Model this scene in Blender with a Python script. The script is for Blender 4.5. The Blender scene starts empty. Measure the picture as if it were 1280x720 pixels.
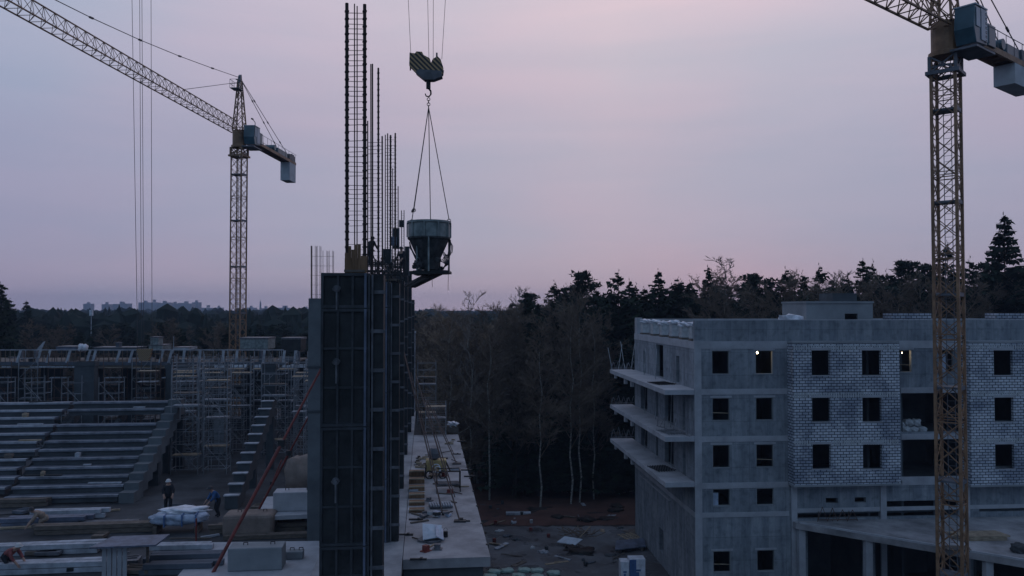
import bpy, bmesh, math, random
from math import sin, cos, pi, radians, sqrt, atan2
from mathutils import Vector, Matrix
R = random.Random(7)
scene = bpy.context.scene
COL = scene.collection

# ------------------------------------------------------------------ camera
CZ = 20.0
TH = math.atan(0.026)
cam = bpy.data.cameras.new('camera'); cam.lens = 28.125; cam.sensor_width = 36
cam.clip_end = 20000; cam.clip_start = 0.1
co = bpy.data.objects.new('camera', cam); COL.objects.link(co)
co.location = (0, 0, CZ); co.rotation_euler = (pi/2 + TH, 0, 0)
scene.camera = co

def ray(px, py):
    u = (px-640)/1000; v = (360-py)/1000
    return Vector((u, cos(TH)-v*sin(TH), v*cos(TH)+sin(TH)))
def atY(px, py, Y):
    d = ray(px, py); k = Y/d.y
    return Vector((d.x*k, Y, CZ+d.z*k))
def atZ(px, py, z):
    d = ray(px, py); k = (z-CZ)/d.z
    return Vector((d.x*k, d.y*k, z))

# ------------------------------------------------------------------ materials
def mat(name, col, rough=0.85, var=0.25, scale=1.5, metal=0.0, bump=0.0, col2=None, detail=6, spec=0.3, stretch=(1,1,1), emit=None):
    m = bpy.data.materials.new(name); m.use_nodes = True
    nt = m.node_tree; N = nt.nodes; L = nt.links
    b = N['Principled BSDF']
    b.inputs['Roughness'].default_value = rough; b.inputs['Metallic'].default_value = metal
    b.inputs['Specular IOR Level'].default_value = spec
    tc = N.new('ShaderNodeTexCoord'); mp = N.new('ShaderNodeMapping'); mp.inputs['Scale'].default_value = stretch
    L.new(tc.outputs['Object'], mp.inputs[0])
    n = N.new('ShaderNodeTexNoise'); n.inputs['Scale'].default_value = scale; n.inputs['Detail'].default_value = detail
    n.inputs['Roughness'].default_value = 0.62
    L.new(mp.outputs[0], n.inputs['Vector'])
    cr = N.new('ShaderNodeValToRGB')
    c2 = col2 or tuple(min(1, c*(1+var)) for c in col)
    c1 = tuple(c*(1-var) for c in col)
    cr.color_ramp.elements[0].position = 0.32; cr.color_ramp.elements[0].color = (*c1, 1)
    cr.color_ramp.elements[1].position = 0.68; cr.color_ramp.elements[1].color = (*c2, 1)
    L.new(n.outputs['Fac'], cr.inputs[0]); L.new(cr.outputs[0], b.inputs['Base Color'])
    if bump:
        bp = N.new('ShaderNodeBump'); bp.inputs['Strength'].default_value = bump; bp.inputs['Distance'].default_value = 0.05
        n2 = N.new('ShaderNodeTexNoise'); n2.inputs['Scale'].default_value = scale*6; n2.inputs['Detail'].default_value = 5
        L.new(mp.outputs[0], n2.inputs['Vector']); L.new(n2.outputs['Fac'], bp.inputs['Height']); L.new(bp.outputs[0], b.inputs['Normal'])
    if emit:
        b.inputs['Emission Color'].default_value = (*emit[0], 1); b.inputs['Emission Strength'].default_value = emit[1]
    return m

CONC = mat('concrete', (0.24,0.26,0.28), var=0.2, scale=0.35, bump=0.25, col2=(0.32,0.34,0.36), detail=9)
CONC_L = mat('concrete_light', (0.36,0.37,0.40), var=0.2, scale=0.8, bump=0.2, detail=9)
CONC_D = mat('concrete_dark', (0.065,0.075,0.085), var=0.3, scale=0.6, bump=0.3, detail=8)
CONC_SLAB = mat('concrete_slab', (0.24,0.235,0.245), var=0.35, scale=0.5, bump=0.3, col2=(0.42,0.41,0.425), detail=10)
STAND_M = mat('dull_edge', (0.20,0.215,0.25), var=0.5, scale=1.2, detail=8)
TREAD_P = mat('pale_tread', (0.13,0.145,0.18), var=0.4, scale=0.6, bump=0.2, detail=9)
CONC_FLOOR = mat('concrete_floor', (0.20,0.21,0.23), var=0.35, scale=0.5, bump=0.3, col2=(0.36,0.37,0.39), detail=10)
STAND = mat('precast_tread', (0.085,0.10,0.125), var=0.3, scale=0.8, bump=0.2, detail=8)
STAND_L = mat('precast_edge', (0.33,0.35,0.39), var=0.4, scale=1.5, detail=8)
CONC_M = mat('concrete_mid', (0.11,0.125,0.14), var=0.3, scale=0.5, bump=0.3, col2=(0.16,0.18,0.195), detail=9)  # mid grey concrete for the bare column and the stepped raker
STEEL_D = mat('formwork_steel', (0.013,0.016,0.019), rough=0.6, var=0.5, scale=1.3, bump=0.2, col2=(0.032,0.037,0.041), detail=9)
STEEL_F = mat('frame_steel', (0.038,0.043,0.05), rough=0.5, var=0.5, scale=2, detail=8)
STEEL_W = mat('worn_steel', (0.10,0.105,0.12), rough=0.5, var=0.5, scale=3, detail=8)
STEEL_ED = mat('panel_edge_steel', (0.10,0.12,0.17), rough=0.5, var=0.4, scale=2)
PLY = mat('formwork_plywood', (0.17,0.095,0.055), var=0.35, scale=2, col2=(0.26,0.155,0.09), stretch=(3,3,0.4))
WOOD = mat('sawn_timber', (0.26,0.20,0.14), var=0.35, scale=2.5, col2=(0.42,0.34,0.25), stretch=(1,1,4))
WOOD_D = mat('weathered_timber', (0.12,0.10,0.085), var=0.35, scale=2.5, stretch=(1,1,4))
REBAR = mat('rebar_steel', (0.035,0.025,0.022), rough=0.7, var=0.4, scale=6)
TUBE = mat('scaffold_tube', (0.22,0.23,0.25), rough=0.5, var=0.5, scale=1.2, metal=0.3)
TUBE_R = mat('rusty_scaffold_tube', (0.10,0.065,0.055), rough=0.6, var=0.5, scale=1.2)
RED = mat('red_prop_paint', (0.16,0.035,0.03), rough=0.5, var=0.35, scale=2.5)
CR_Y = mat('crane_yellow_paint', (0.22,0.125,0.07), rough=0.55, var=0.4, scale=1.2, col2=(0.34,0.20,0.115), detail=8)
CR_G = mat('crane_grey_steel', (0.11,0.12,0.14), rough=0.5, var=0.35, scale=1.5)
CR_C = mat('crane_cab_blue', (0.035,0.09,0.12), rough=0.35, var=0.3, scale=1.0, spec=0.5)
CR_P = mat('crane_cab_panel', (0.30,0.36,0.42), rough=0.4, var=0.15, scale=1.0)
CR_CW = mat('counterweight_concrete', (0.42,0.45,0.48), var=0.15, scale=1.2)
BLACK = mat('black_paint', (0.012,0.012,0.014), rough=0.5, var=0.2)
ROPE = mat('steel_rope', (0.04,0.04,0.045), rough=0.5, var=0.2)
BUCKET = mat('bucket_blue_steel', (0.14,0.19,0.205), rough=0.5, var=0.45, scale=3.5, col2=(0.26,0.30,0.30), detail=8)
BUCKET_D = mat('bucket_crusted_steel', (0.05,0.055,0.06), rough=0.8, var=0.5, scale=5, bump=0.5)
WHITE_F = mat('white_film', (0.62,0.64,0.70), rough=0.4, var=0.25, scale=2.2, bump=0.5)
FILM_B = mat('bluish_wrap', (0.30,0.36,0.46), rough=0.35, var=0.35, scale=2.5, bump=0.6)
BLUE_W = mat('pallet_blue_wrap', (0.07,0.14,0.30), rough=0.35, var=0.25, scale=3)
SACK = mat('pale_sack', (0.42,0.44,0.46), rough=0.8, var=0.25, scale=3, bump=0.3)
TAN = mat('tan_tarpaulin', (0.20,0.16,0.14), rough=0.8, var=0.25, scale=1.5, bump=0.4)
SHEET = mat('sheet_metal', (0.36,0.44,0.52), rough=0.35, var=0.2, scale=2, spec=0.5)
GREEN_P = mat('pale_green_film', (0.30,0.42,0.38), rough=0.4, var=0.25, scale=3, bump=0.5)
YEL = mat('machine_yellow', (0.36,0.27,0.12), rough=0.5, var=0.3, scale=3)
BARK = mat('dark_bark', (0.045,0.035,0.028), rough=0.95, var=0.4, scale=4)
BARK_W = mat('birch_bark', (0.30,0.29,0.27), rough=0.9, var=0.75, scale=2.5, stretch=(1,1,2.2), col2=(0.44,0.43,0.40))
NEEDLE = mat('spruce_needles', (0.022,0.034,0.022), rough=0.9, var=0.45, scale=0.6, spec=0.1)
NEEDLE2 = mat('pine_needles', (0.030,0.040,0.030), rough=0.9, var=0.45, scale=0.6, spec=0.1)
TWIG = mat('birch_twigs', (0.165,0.128,0.10), rough=0.95, var=0.35, scale=0.5, spec=0.1)
TWIG_G = mat('pale_twigs', (0.20,0.17,0.15), rough=0.95, var=0.3, scale=0.5, spec=0.1)
FARW = mat('far_wood', (0.025,0.033,0.030), rough=1, var=0.4, scale=0.02, spec=0.05)
SKIN = mat('skin', (0.35,0.22,0.17), rough=0.6, var=0.05)
JK_D = mat('dark_jacket', (0.02,0.022,0.028), var=0.3, scale=8)
JK_B = mat('beige_jacket', (0.26,0.20,0.16), var=0.3, scale=8)
JK_BL = mat('blue_jacket', (0.03,0.09,0.22), var=0.3, scale=8)
JK_R = mat('red_jacket', (0.20,0.06,0.06), var=0.3, scale=8)
HELM = mat('pale_helmet', (0.50,0.50,0.50), rough=0.3, var=0.05)
HELM_D = mat('dark_hood', (0.03,0.03,0.035), rough=0.5, var=0.05)
FARB = mat('far_building', (0.36,0.33,0.36), var=0.15, scale=0.02)
FARB2 = mat('far_building_dim', (0.28,0.26,0.29), var=0.15, scale=0.02)
LAMP = mat('lamp_bulb', (0.9,0.8,0.6), emit=((1.0,0.80,0.50), 22))
TWIG_B = mat('tan_thicket_twigs', (0.29,0.225,0.165), rough=0.95, var=0.35, scale=0.3, spec=0.1)

def brick_mat():
    m = bpy.data.materials.new('white_block_masonry'); m.use_nodes = True
    nt = m.node_tree; N = nt.nodes; L = nt.links; b = N['Principled BSDF']; b.inputs['Roughness'].default_value = 0.9
    tc = N.new('ShaderNodeTexCoord'); sp = N.new('ShaderNodeSeparateXYZ'); L.new(tc.outputs['Object'], sp.inputs[0])
    ad = N.new('ShaderNodeMath'); L.new(sp.outputs[0], ad.inputs[0]); L.new(sp.outputs[1], ad.inputs[1])
    cb = N.new('ShaderNodeCombineXYZ'); L.new(ad.outputs[0], cb.inputs[0]); L.new(sp.outputs[2], cb.inputs[1])
    # wobble
    nz = N.new('ShaderNodeTexNoise'); nz.inputs['Scale'].default_value = 1.2; nz.inputs['Detail'].default_value = 3
    L.new(tc.outputs['Object'], nz.inputs['Vector'])
    mx = N.new('ShaderNodeMix'); mx.data_type = 'VECTOR'
    vm = N.new('ShaderNodeVectorMath'); vm.operation = 'MULTIPLY_ADD'; vm.inputs[1].default_value = (0.06,0.03,0); 
    L.new(nz.outputs['Color'], vm.inputs[0]); L.new(cb.outputs[0], vm.inputs[2])
    br = N.new('ShaderNodeTexBrick'); br.inputs['Scale'].default_value = 1.0
    br.inputs['Brick Width'].default_value = 0.40; br.inputs['Row Height'].default_value = 0.19
    br.inputs['Mortar Size'].default_value = 0.027; br.inputs['Mortar Smooth'].default_value = 0.3
    br.inputs['Color1'].default_value = (0.62,0.65,0.70,1); br.inputs['Color2'].default_value = (0.46,0.49,0.55,1)
    br.inputs['Mortar'].default_value = (0.03,0.04,0.06,1); br.offset = 0.5
    L.new(vm.outputs[0], br.inputs['Vector'])
    st = N.new('ShaderNodeTexNoise'); st.inputs['Scale'].default_value = 0.5; st.inputs['Detail'].default_value = 9; st.inputs['Roughness'].default_value = .65
    L.new(tc.outputs['Object'], st.inputs['Vector'])
    r = N.new('ShaderNodeValToRGB'); r.color_ramp.elements[0].position = 0.40; r.color_ramp.elements[0].color = (0.47,0.50,0.56,1)
    r.color_ramp.elements[1].position = 0.57; r.color_ramp.elements[1].color = (1,1,1,1); L.new(st.outputs['Fac'], r.inputs[0])
    mm = N.new('ShaderNodeMix'); mm.data_type = 'RGBA'; mm.blend_type = 'MULTIPLY'; mm.inputs[0].default_value = 1
    L.new(br.outputs['Color'], mm.inputs[6]); L.new(r.outputs[0], mm.inputs[7]); L.new(mm.outputs[2], b.inputs['Base Color'])
    bp = N.new('ShaderNodeBump'); bp.inputs['Strength'].default_value = 0.5; bp.inputs['Distance'].default_value = 0.02; bp.invert = True
    L.new(br.outputs['Fac'], bp.inputs['Height']); L.new(bp.outputs[0], b.inputs['Normal'])
    return m
BRICK = brick_mat()

def stain_wall_mat():
    m = mat('stained_concrete_wall', (0.235,0.26,0.285), var=0.12, scale=0.5, bump=0.2, col2=(0.30,0.33,0.36), detail=10)
    nt = m.node_tree; N = nt.nodes; L = nt.links; b = N['Principled BSDF']
    src = b.inputs['Base Color'].links[0].from_socket
    tc = N.new('ShaderNodeTexCoord'); mp = N.new('ShaderNodeMapping'); mp.inputs['Scale'].default_value = (1.6,1.6,0.22)
    L.new(tc.outputs['Object'], mp.inputs[0])
    n = N.new('ShaderNodeTexNoise'); n.inputs['Scale'].default_value = 1.0; n.inputs['Detail'].default_value = 8; n.inputs['Roughness'].default_value = .7
    L.new(mp.outputs[0], n.inputs['Vector'])
    r = N.new('ShaderNodeValToRGB'); r.color_ramp.elements[0].position = 0.36; r.color_ramp.elements[0].color = (0.62,0.64,0.68,1)
    r.color_ramp.elements[1].position = 0.6; r.color_ramp.elements[1].color = (1.08,1.06,1.05,1); L.new(n.outputs['Fac'], r.inputs[0])
    mm = N.new('ShaderNodeMix'); mm.data_type = 'RGBA'; mm.blend_type = 'MULTIPLY'; mm.inputs[0].default_value = 1
    L.new(src, mm.inputs[6]); L.new(r.outputs[0], mm.inputs[7]); L.new(mm.outputs[2], b.inputs['Base Color'])
    return m
WALL = stain_wall_mat()
def wall_joints(m):
    nt = m.node_tree; N = nt.nodes; L = nt.links; b = N['Principled BSDF']; src = b.inputs['Base Color'].links[0].from_socket
    tc = N.new('ShaderNodeTexCoord'); sp = N.new('ShaderNodeSeparateXYZ'); L.new(tc.outputs['Object'], sp.inputs[0])
    ad = N.new('ShaderNodeMath'); L.new(sp.outputs[0], ad.inputs[0]); L.new(sp.outputs[1], ad.inputs[1])
    cb = N.new('ShaderNodeCombineXYZ'); L.new(ad.outputs[0], cb.inputs[0]); L.new(sp.outputs[2], cb.inputs[1])
    br = N.new('ShaderNodeTexBrick'); br.offset = 0.0; br.inputs['Scale'].default_value = 1; br.inputs['Brick Width'].default_value = 1.25; br.inputs['Row Height'].default_value = 1.55
    br.inputs['Mortar Size'].default_value = .018; br.inputs['Color1'].default_value = (1,1,1,1); br.inputs['Color2'].default_value = (.84,.86,.88,1); br.inputs['Mortar'].default_value = (.68,.7,.72,1)
    L.new(cb.outputs[0], br.inputs['Vector'])
    n = N.new('ShaderNodeTexNoise'); n.inputs['Scale'].default_value = 2.3; n.inputs['Detail'].default_value = 7; L.new(tc.outputs['Object'], n.inputs['Vector'])
    r = N.new('ShaderNodeValToRGB'); r.color_ramp.elements[0].position = .30; r.color_ramp.elements[0].color = (.7,.72,.74,1); r.color_ramp.elements[1].position = .5; r.color_ramp.elements[1].color = (1.05,1.05,1.05,1); L.new(n.outputs['Fac'], r.inputs[0])
    for other in (br.outputs['Color'], r.outputs[0]):
        mm = N.new('ShaderNodeMix'); mm.data_type = 'RGBA'; mm.blend_type = 'MULTIPLY'; mm.inputs[0].default_value = 1
        L.new(src, mm.inputs[6]); L.new(other, mm.inputs[7]); src = mm.outputs[2]
    L.new(src, b.inputs['Base Color'])
wall_joints(WALL)

def stripe_mat():
    m = bpy.data.materials.new('hazard_stripes'); m.use_nodes = True
    nt = m.node_tree; N = nt.nodes; L = nt.links; b = N['Principled BSDF']; b.inputs['Roughness'].default_value = 0.6
    tc = N.new('ShaderNodeTexCoord'); sp = N.new('ShaderNodeSeparateXYZ'); L.new(tc.outputs['Object'], sp.inputs[0])
    a = N.new('ShaderNodeMath'); a.operation = 'ADD'; L.new(sp.outputs[0], a.inputs[0]); L.new(sp.outputs[2], a.inputs[1])
    s = N.new('ShaderNodeMath'); s.operation = 'MULTIPLY'; s.inputs[1].default_value = 7.0; L.new(a.outputs[0], s.inputs[0])
    f = N.new('ShaderNodeMath'); f.operation = 'FRACT'; L.new(s.outputs[0], f.inputs[0])
    g = N.new('ShaderNodeMath'); g.operation = 'GREATER_THAN'; g.inputs[1].default_value = 0.55; L.new(f.outputs[0], g.inputs[0])
    mm = N.new('ShaderNodeMix'); mm.data_type = 'RGBA'
    mm.inputs[6].default_value = (0.025,0.025,0.028,1); mm.inputs[7].default_value = (0.42,0.27,0.13,1)
    L.new(g.outputs[0], mm.inputs[0]); L.new(mm.outputs[2], b.inputs['Base Color'])
    return m
STRIPE = stripe_mat()

def ground_mat():
    m = bpy.data.materials.new('dirt_ground'); m.use_nodes = True
    nt = m.node_tree; N = nt.nodes; L = nt.links; b = N['Principled BSDF']; b.inputs['Roughness'].default_value = 0.95
    b.inputs['Specular IOR Level'].default_value = 0.15
    tc = N.new('ShaderNodeTexCoord')
    def noise(sc, d=8):
        n = N.new('ShaderNodeTexNoise'); n.inputs['Scale'].default_value = sc; n.inputs['Detail'].default_value = d
        n.inputs['Roughness'].default_value = 0.65; L.new(tc.outputs['Object'], n.inputs['Vector']); return n
    def ramp(n, p0, p1, c0, c1):
        r = N.new('ShaderNodeValToRGB'); e = r.color_ramp.elements
        e[0].position = p0; e[1].position = p1; e[0].color = (*c0,1); e[1].color = (*c1,1); L.new(n.outputs['Fac'], r.inputs[0]); return r
    a = ramp(noise(0.09), 0.42, 0.58, (0.05,0.032,0.028), (0.035,0.035,0.034))
    f = ramp(noise(1.3), 0.35, 0.7, (0.6,0.6,0.6), (1.5,1.45,1.4))
    mm = N.new('ShaderNodeMix'); mm.data_type = 'RGBA'; mm.blend_type = 'MULTIPLY'; mm.inputs[0].default_value = 1
    L.new(a.outputs[0], mm.inputs[6]); L.new(f.outputs[0], mm.inputs[7]); L.new(mm.outputs[2], b.inputs['Base Color'])
    bp = N.new('ShaderNodeBump'); bp.inputs['Strength'].default_value = 0.7; bp.inputs['Distance'].default_value = 0.2
    L.new(noise(0.9).outputs['Fac'], bp.inputs['Height']); L.new(bp.outputs[0], b.inputs['Normal'])
    return m
GROUND = ground_mat()
YARD = mat('yard_mud', (0.06,0.045,0.042), rough=0.75, var=0.35, scale=0.16, bump=0.8, col2=(0.17,0.18,0.195), detail=12)
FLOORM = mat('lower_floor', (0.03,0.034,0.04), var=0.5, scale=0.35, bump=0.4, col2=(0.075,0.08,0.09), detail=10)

# ------------------------------------------------------------------ mesh builder
class MB:
    def __init__(s): s.v = []; s.f = []; s.m = []
    def face(s, idx, m=0): s.f.append(tuple(idx)); s.m.append(m)
    def box(s, a, b, m=0, M=None):
        x0,y0,z0 = a; x1,y1,z1 = b; n = len(s.v)
        P = [(x0,y0,z0),(x1,y0,z0),(x1,y1,z0),(x0,y1,z0),(x0,y0,z1),(x1,y0,z1),(x1,y1,z1),(x0,y1,z1)]
        if M is not None: P = [tuple(M @ Vector(p)) for p in P]
        s.v += P
        for q in ((3,2,1,0),(4,5,6,7),(0,1,5,4),(1,2,6,5),(2,3,7,6),(3,0,4,7)): s.face([n+i for i in q], m)
        return s
    def cb(s, c, d, m=0, rz=0, rx=0, ry=0):
        M = Matrix.Translation(c) @ Matrix.Rotation(rz,4,'Z') @ Matrix.Rotation(ry,4,'Y') @ Matrix.Rotation(rx,4,'X')
        return s.box((-d[0]/2,-d[1]/2,-d[2]/2),(d[0]/2,d[1]/2,d[2]/2), m, M)
    def bar(s, p, q, w, h=None, m=0, n=4, w2=None):
        p = Vector(p); q = Vector(q); d = q-p
        if d.length < 1e-6: return s
        d.normalize(); h = h or w; w2 = w if w2 is None else w2
        up = Vector((0,0,1)) if abs(d.z) < 0.95 else Vector((0,1,0))
        a = d.cross(up).normalized(); b = a.cross(d).normalized()
        k = len(s.v); off = pi/4 if n == 4 else 0; f = sqrt(2)/2 if n == 4 else 0.5
        for c, ww in ((p, 1.0), (q, w2/w)):
            for i in range(n):
                t = off + 2*pi*i/n
                s.v.append(tuple(c + a*cos(t)*w*f*ww + b*sin(t)*h*f*ww))
        for i in range(n):
            j = (i+1) % n; s.face((k+i, k+j, k+n+j, k+n+i), m)
        s.face([k+i for i in range(n)][::-1], m); s.face([k+n+i for i in range(n)], m)
        return s
    def poly(s, pts, z0, z1, m=0):
        k = len(s.v); n = len(pts)
        for z in (z0, z1): s.v += [(p[0], p[1], z) for p in pts]
        s.face([k+i for i in range(n)][::-1], m); s.face([k+n+i for i in range(n)], m)
        for i in range(n): j = (i+1)%n; s.face((k+i,k+j,k+n+j,k+n+i), m)
        return s
    def extr(s, pts, off, m=0):          # closed polygon of 3D points extruded by vector
        k = len(s.v); n = len(pts); off = Vector(off)
        s.v += [tuple(p) for p in pts]; s.v += [tuple(Vector(p)+off) for p in pts]
        s.face([k+i for i in range(n)][::-1], m); s.face([k+n+i for i in range(n)], m)
        for i in range(n): j = (i+1)%n; s.face((k+i,k+j,k+n+j,k+n+i), m)
        return s
    def lathe(s, prof, c=(0,0,0), n=24, m=0, cap=True):
        k = len(s.v)
        for r, z in prof:
            for i in range(n):
                t = 2*pi*i/n; s.v.append((c[0]+r*cos(t), c[1]+r*sin(t), c[2]+z))
        for j in range(len(prof)-1):
            for i in range(n):
                i2 = (i+1)%n; s.face((k+j*n+i, k+j*n+i2, k+(j+1)*n+i2, k+(j+1)*n+i), m)
        if cap:
            s.face([k+i for i in range(n)][::-1], m); s.face([k+(len(prof)-1)*n+i for i in range(n)], m)
        return s
    def wall(s, x0, x1, z0, z1, y0, y1, ops, m=0, fn=lambda a, d, z: (a, d, z)):
        xs = sorted({x0, x1} | {min(max(o[i], x0), x1) for o in ops for i in (0,1)})
        zs = sorted({z0, z1} | {min(max(o[i], z0), z1) for o in ops for i in (2,3)})
        def solid(i, j):
            if i < 0 or j < 0 or i >= len(xs)-1 or j >= len(zs)-1: return False
            cx = (xs[i]+xs[i+1])/2; cz = (zs[j]+zs[j+1])/2
            return not any(o[0] < cx < o[1] and o[2] < cz < o[3] for o in ops)
        idx = {}
        def V(i, j, k):
            if (i,j,k) not in idx:
                idx[(i,j,k)] = len(s.v); s.v.append(tuple(fn(xs[i], (y0,y1)[k], zs[j])))
            return idx[(i,j,k)]
        for i in range(len(xs)-1):
            for j in range(len(zs)-1):
                if not solid(i,j): continue
                s.face((V(i,j,0),V(i+1,j,0),V(i+1,j+1,0),V(i,j+1,0)), m)
                s.face((V(i,j+1,1),V(i+1,j+1,1),V(i+1,j,1),V(i,j,1)), m)
                if not solid(i-1,j): s.face((V(i,j,0),V(i,j+1,0),V(i,j+1,1),V(i,j,1)), m)
                if not solid(i+1,j): s.face((V(i+1,j,0),V(i+1,j,1),V(i+1,j+1,1),V(i+1,j+1,0)), m)
                if not solid(i,j-1): s.face((V(i,j,0),V(i,j,1),V(i+1,j,1),V(i+1,j,0)), m)
                if not solid(i,j+1): s.face((V(i,j+1,0),V(i+1,j+1,0),V(i+1,j+1,1),V(i,j+1,1)), m)
        return s
    def build(s, name, mats, parent=None, smooth=False, loc=None, bevel=0):
        me = bpy.data.meshes.new(name); me.from_pydata([tuple(p) for p in s.v], [], s.f)
        if not isinstance(mats, (list, tuple)): mats = [mats]
        for m in mats: me.materials.append(m)
        me.polygons.foreach_set('material_index', s.m)
        if smooth: me.polygons.foreach_set('use_smooth', [True]*len(s.f))
        me.update()
        o = bpy.data.objects.new(name, me); COL.objects.link(o)
        if parent: o.parent = parent
        if loc is not None: o.location = loc
        if bevel:
            b = o.modifiers.new('b','BEVEL'); b.width = bevel; b.segments = 2; b.limit_method = 'ANGLE'
        return o

def tag(o, label=None, cat=None, group=None, kind=None):
    if label: o['label'] = label
    if cat: o['category'] = cat
    if group: o['group'] = group
    if kind: o['kind'] = kind
    return o
def E(name, loc, rz=0, label=None, cat=None, group=None):
    o = bpy.data.objects.new(name, None); COL.objects.link(o); o.location = loc; o.rotation_euler = (0,0,rz)
    o.empty_display_size = 0.2
    return tag(o, label, cat, group)
def kids(o): return [c for c in bpy.data.objects if c.parent == o]
def dup(root, loc, rz=0, label=None, scale=None, group=None, ch=None):
    c = root.copy(); COL.objects.link(c); c.location = loc; c.rotation_euler = (0,0,rz)
    if scale: c.scale = scale if isinstance(scale, tuple) else (scale,)*3
    if label: c['label'] = label
    if group: c['group'] = group
    for k in (ch if ch is not None else list(root.children)):
        d = k.copy(); COL.objects.link(d); d.parent = c
        for g in k.children:
            e = g.copy(); COL.objects.link(e); e.parent = d
    return c

# ------------------------------------------------------------------ setting
g = MB()
g.v = [(-6000,-300,0),(6000,-300,0),(6000,9000,0),(-6000,9000,0)]; g.face((0,1,2,3))
tag(g.build('ground', GROUND), kind='structure')
def wet(m):
    nt = m.node_tree; N = nt.nodes; L = nt.links; b = N['Principled BSDF']
    tc = N.new('ShaderNodeTexCoord'); n = N.new('ShaderNodeTexNoise'); n.inputs['Scale'].default_value = .35; n.inputs['Detail'].default_value = 5
    L.new(tc.outputs['Object'], n.inputs['Vector']); r = N.new('ShaderNodeValToRGB'); r.color_ramp.elements[0].position = .52; r.color_ramp.elements[0].color = (.85,.85,.85,1)
    r.color_ramp.elements[1].position = .60; r.color_ramp.elements[1].color = (.18,.18,.18,1); L.new(n.outputs['Fac'], r.inputs[0]); L.new(r.outputs[0], b.inputs['Roughness'])
wet(YARD)
# muddy yard between the podium and the apartment block (uneven sheet)
def sheet(name, x0, x1, y0, y1, z, nx, ny, amp, m, edge=True):
    b = MB(); rr = random.Random(len(name))
    for j in range(ny+1):
        for i in range(nx+1):
            x = x0+(x1-x0)*i/nx; y = y0+(y1-y0)*j/ny
            e = 0 if (i in (0,nx) or j in (0,ny)) else 1
            b.v.append((x+ (rr.uniform(-.3,.3)), y+rr.uniform(-.3,.3), z+e*amp*(0.5+0.5*sin(x*.7+1.3*sin(y*.45))+rr.uniform(-.3,.5))))
    for j in range(ny):
        for i in range(nx):
            k = j*(nx+1)+i; b.face((k,k+1,k+nx+2,k+nx+1))
    return b.build(name, m, smooth=True)
tag(sheet('yard', -4, 12, 55, 74, 0.03, 32, 38, 0.10, YARD), kind='structure')
tag(sheet('dirt_track', -30, 60, 74.5, 92, 0.02, 60, 16, 0.22, mat('brown_soil',(0.085,0.042,0.034),rough=.95,var=.4,scale=.3,bump=.7,detail=10)), kind='structure')

# ------------------------------------------------------------------ apartment building (local frame)
BA = Vector((12.3, 54, 0)); BR = radians(4.5); cB, sB = cos(BR), sin(BR)
def bl(px, py, y0=0.0):
    d = ray(px, py); # world (d.x k, d.y k) = BA + x u + y0 v
    # k*dx - x*c = BAx - y0*s ; k*dy - x*s = BAy + y0*c
    a1, b1, r1 = d.x, -cB, BA.x - y0*sB
    a2, b2, r2 = d.y, -sB, BA.y + y0*cB
    det = a1*b2 - a2*b1; k = (r1*b2 - r2*b1)/det; x = (a1*r2 - a2*r1)/det
    return x, CZ + d.z*k
def bs(px, py, x0=0.0):              # on the plane local x = x0 -> (local y, z)
    d = ray(px, py)
    a1, b1, r1 = d.x, sB, BA.x + x0*cB
    a2, b2, r2 = d.y, -cB, BA.y + x0*sB
    det = a1*b2 - a2*b1; k = (r1*b2 - r2*b1)/det; y = (a1*r2 - a2*r1)/det
    return y, CZ + d.z*k
B = E('apartment_building', BA, BR, 'unfinished grey concrete apartment block with white masonry bays and side balconies', 'apartment block')
zr = lambda py: bl(930, py)[1]
xw = lambda px: bl(px, 500)[0]
W, D = 36.0, 17.5
ZT = zr(400.5)
bands = [(zr(436), zr(426.5)), (zr(493), zr(486)), (zr(552), zr(545)), (zr(610), zr(603)), (zr(646), zr(640))]
ops = []
wins = []
rows = [(438,468),(497,526),(555.5,585)]
for a, b in ((890,912.5),(944.5,967)):
    for t, bt in rows + [(610.5,632.5),(688,715.5)]:
        wins.append((xw(a), xw(b), zr(bt), zr(t)))
for a, b in ((1124,1141),(1177,1194)):
    wins.append((xw(a), xw(b), zr(467), zr(438)))
openl = [(xw(1126), xw(1201), zr(543), zr(493.5)), (xw(1126), xw(1201), zr(601), zr(552.5))]
low = [(xw(1031), xw(1046), zr(631), zr(624.5)), (xw(1067), xw(1081), zr(631), zr(624.5)),
       (xw(995), xw(1099), zr(650), zr(643)), (xw(1107), xw(1168), zr(650), zr(630)), (xw(1178), xw(1196), zr(650), zr(631)),
       (xw(1222), xw(1290), zr(646), zr(639))]
gro = [(xw(1008), xw(1078), 0.0, zr(662)), (xw(1092), xw(1200), 0.0, zr(662)), (xw(1214), W-.6, 0.0, zr(662))]
# openings of the rooms behind the bays
bayrooms = []
for a, b in ((1015,1038),(1078,1102),(1243,1267)):
    for t, bt in rows: bayrooms.append((xw(a)-.3, xw(b)+.6, zr(bt)-.2, zr(t)+.1))
w = MB(); w.wall(0.0, W, 0, ZT, 0, 0.3, wins+openl+low+gro+bayrooms)
w.build('front_wall', WALL, B)
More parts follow.
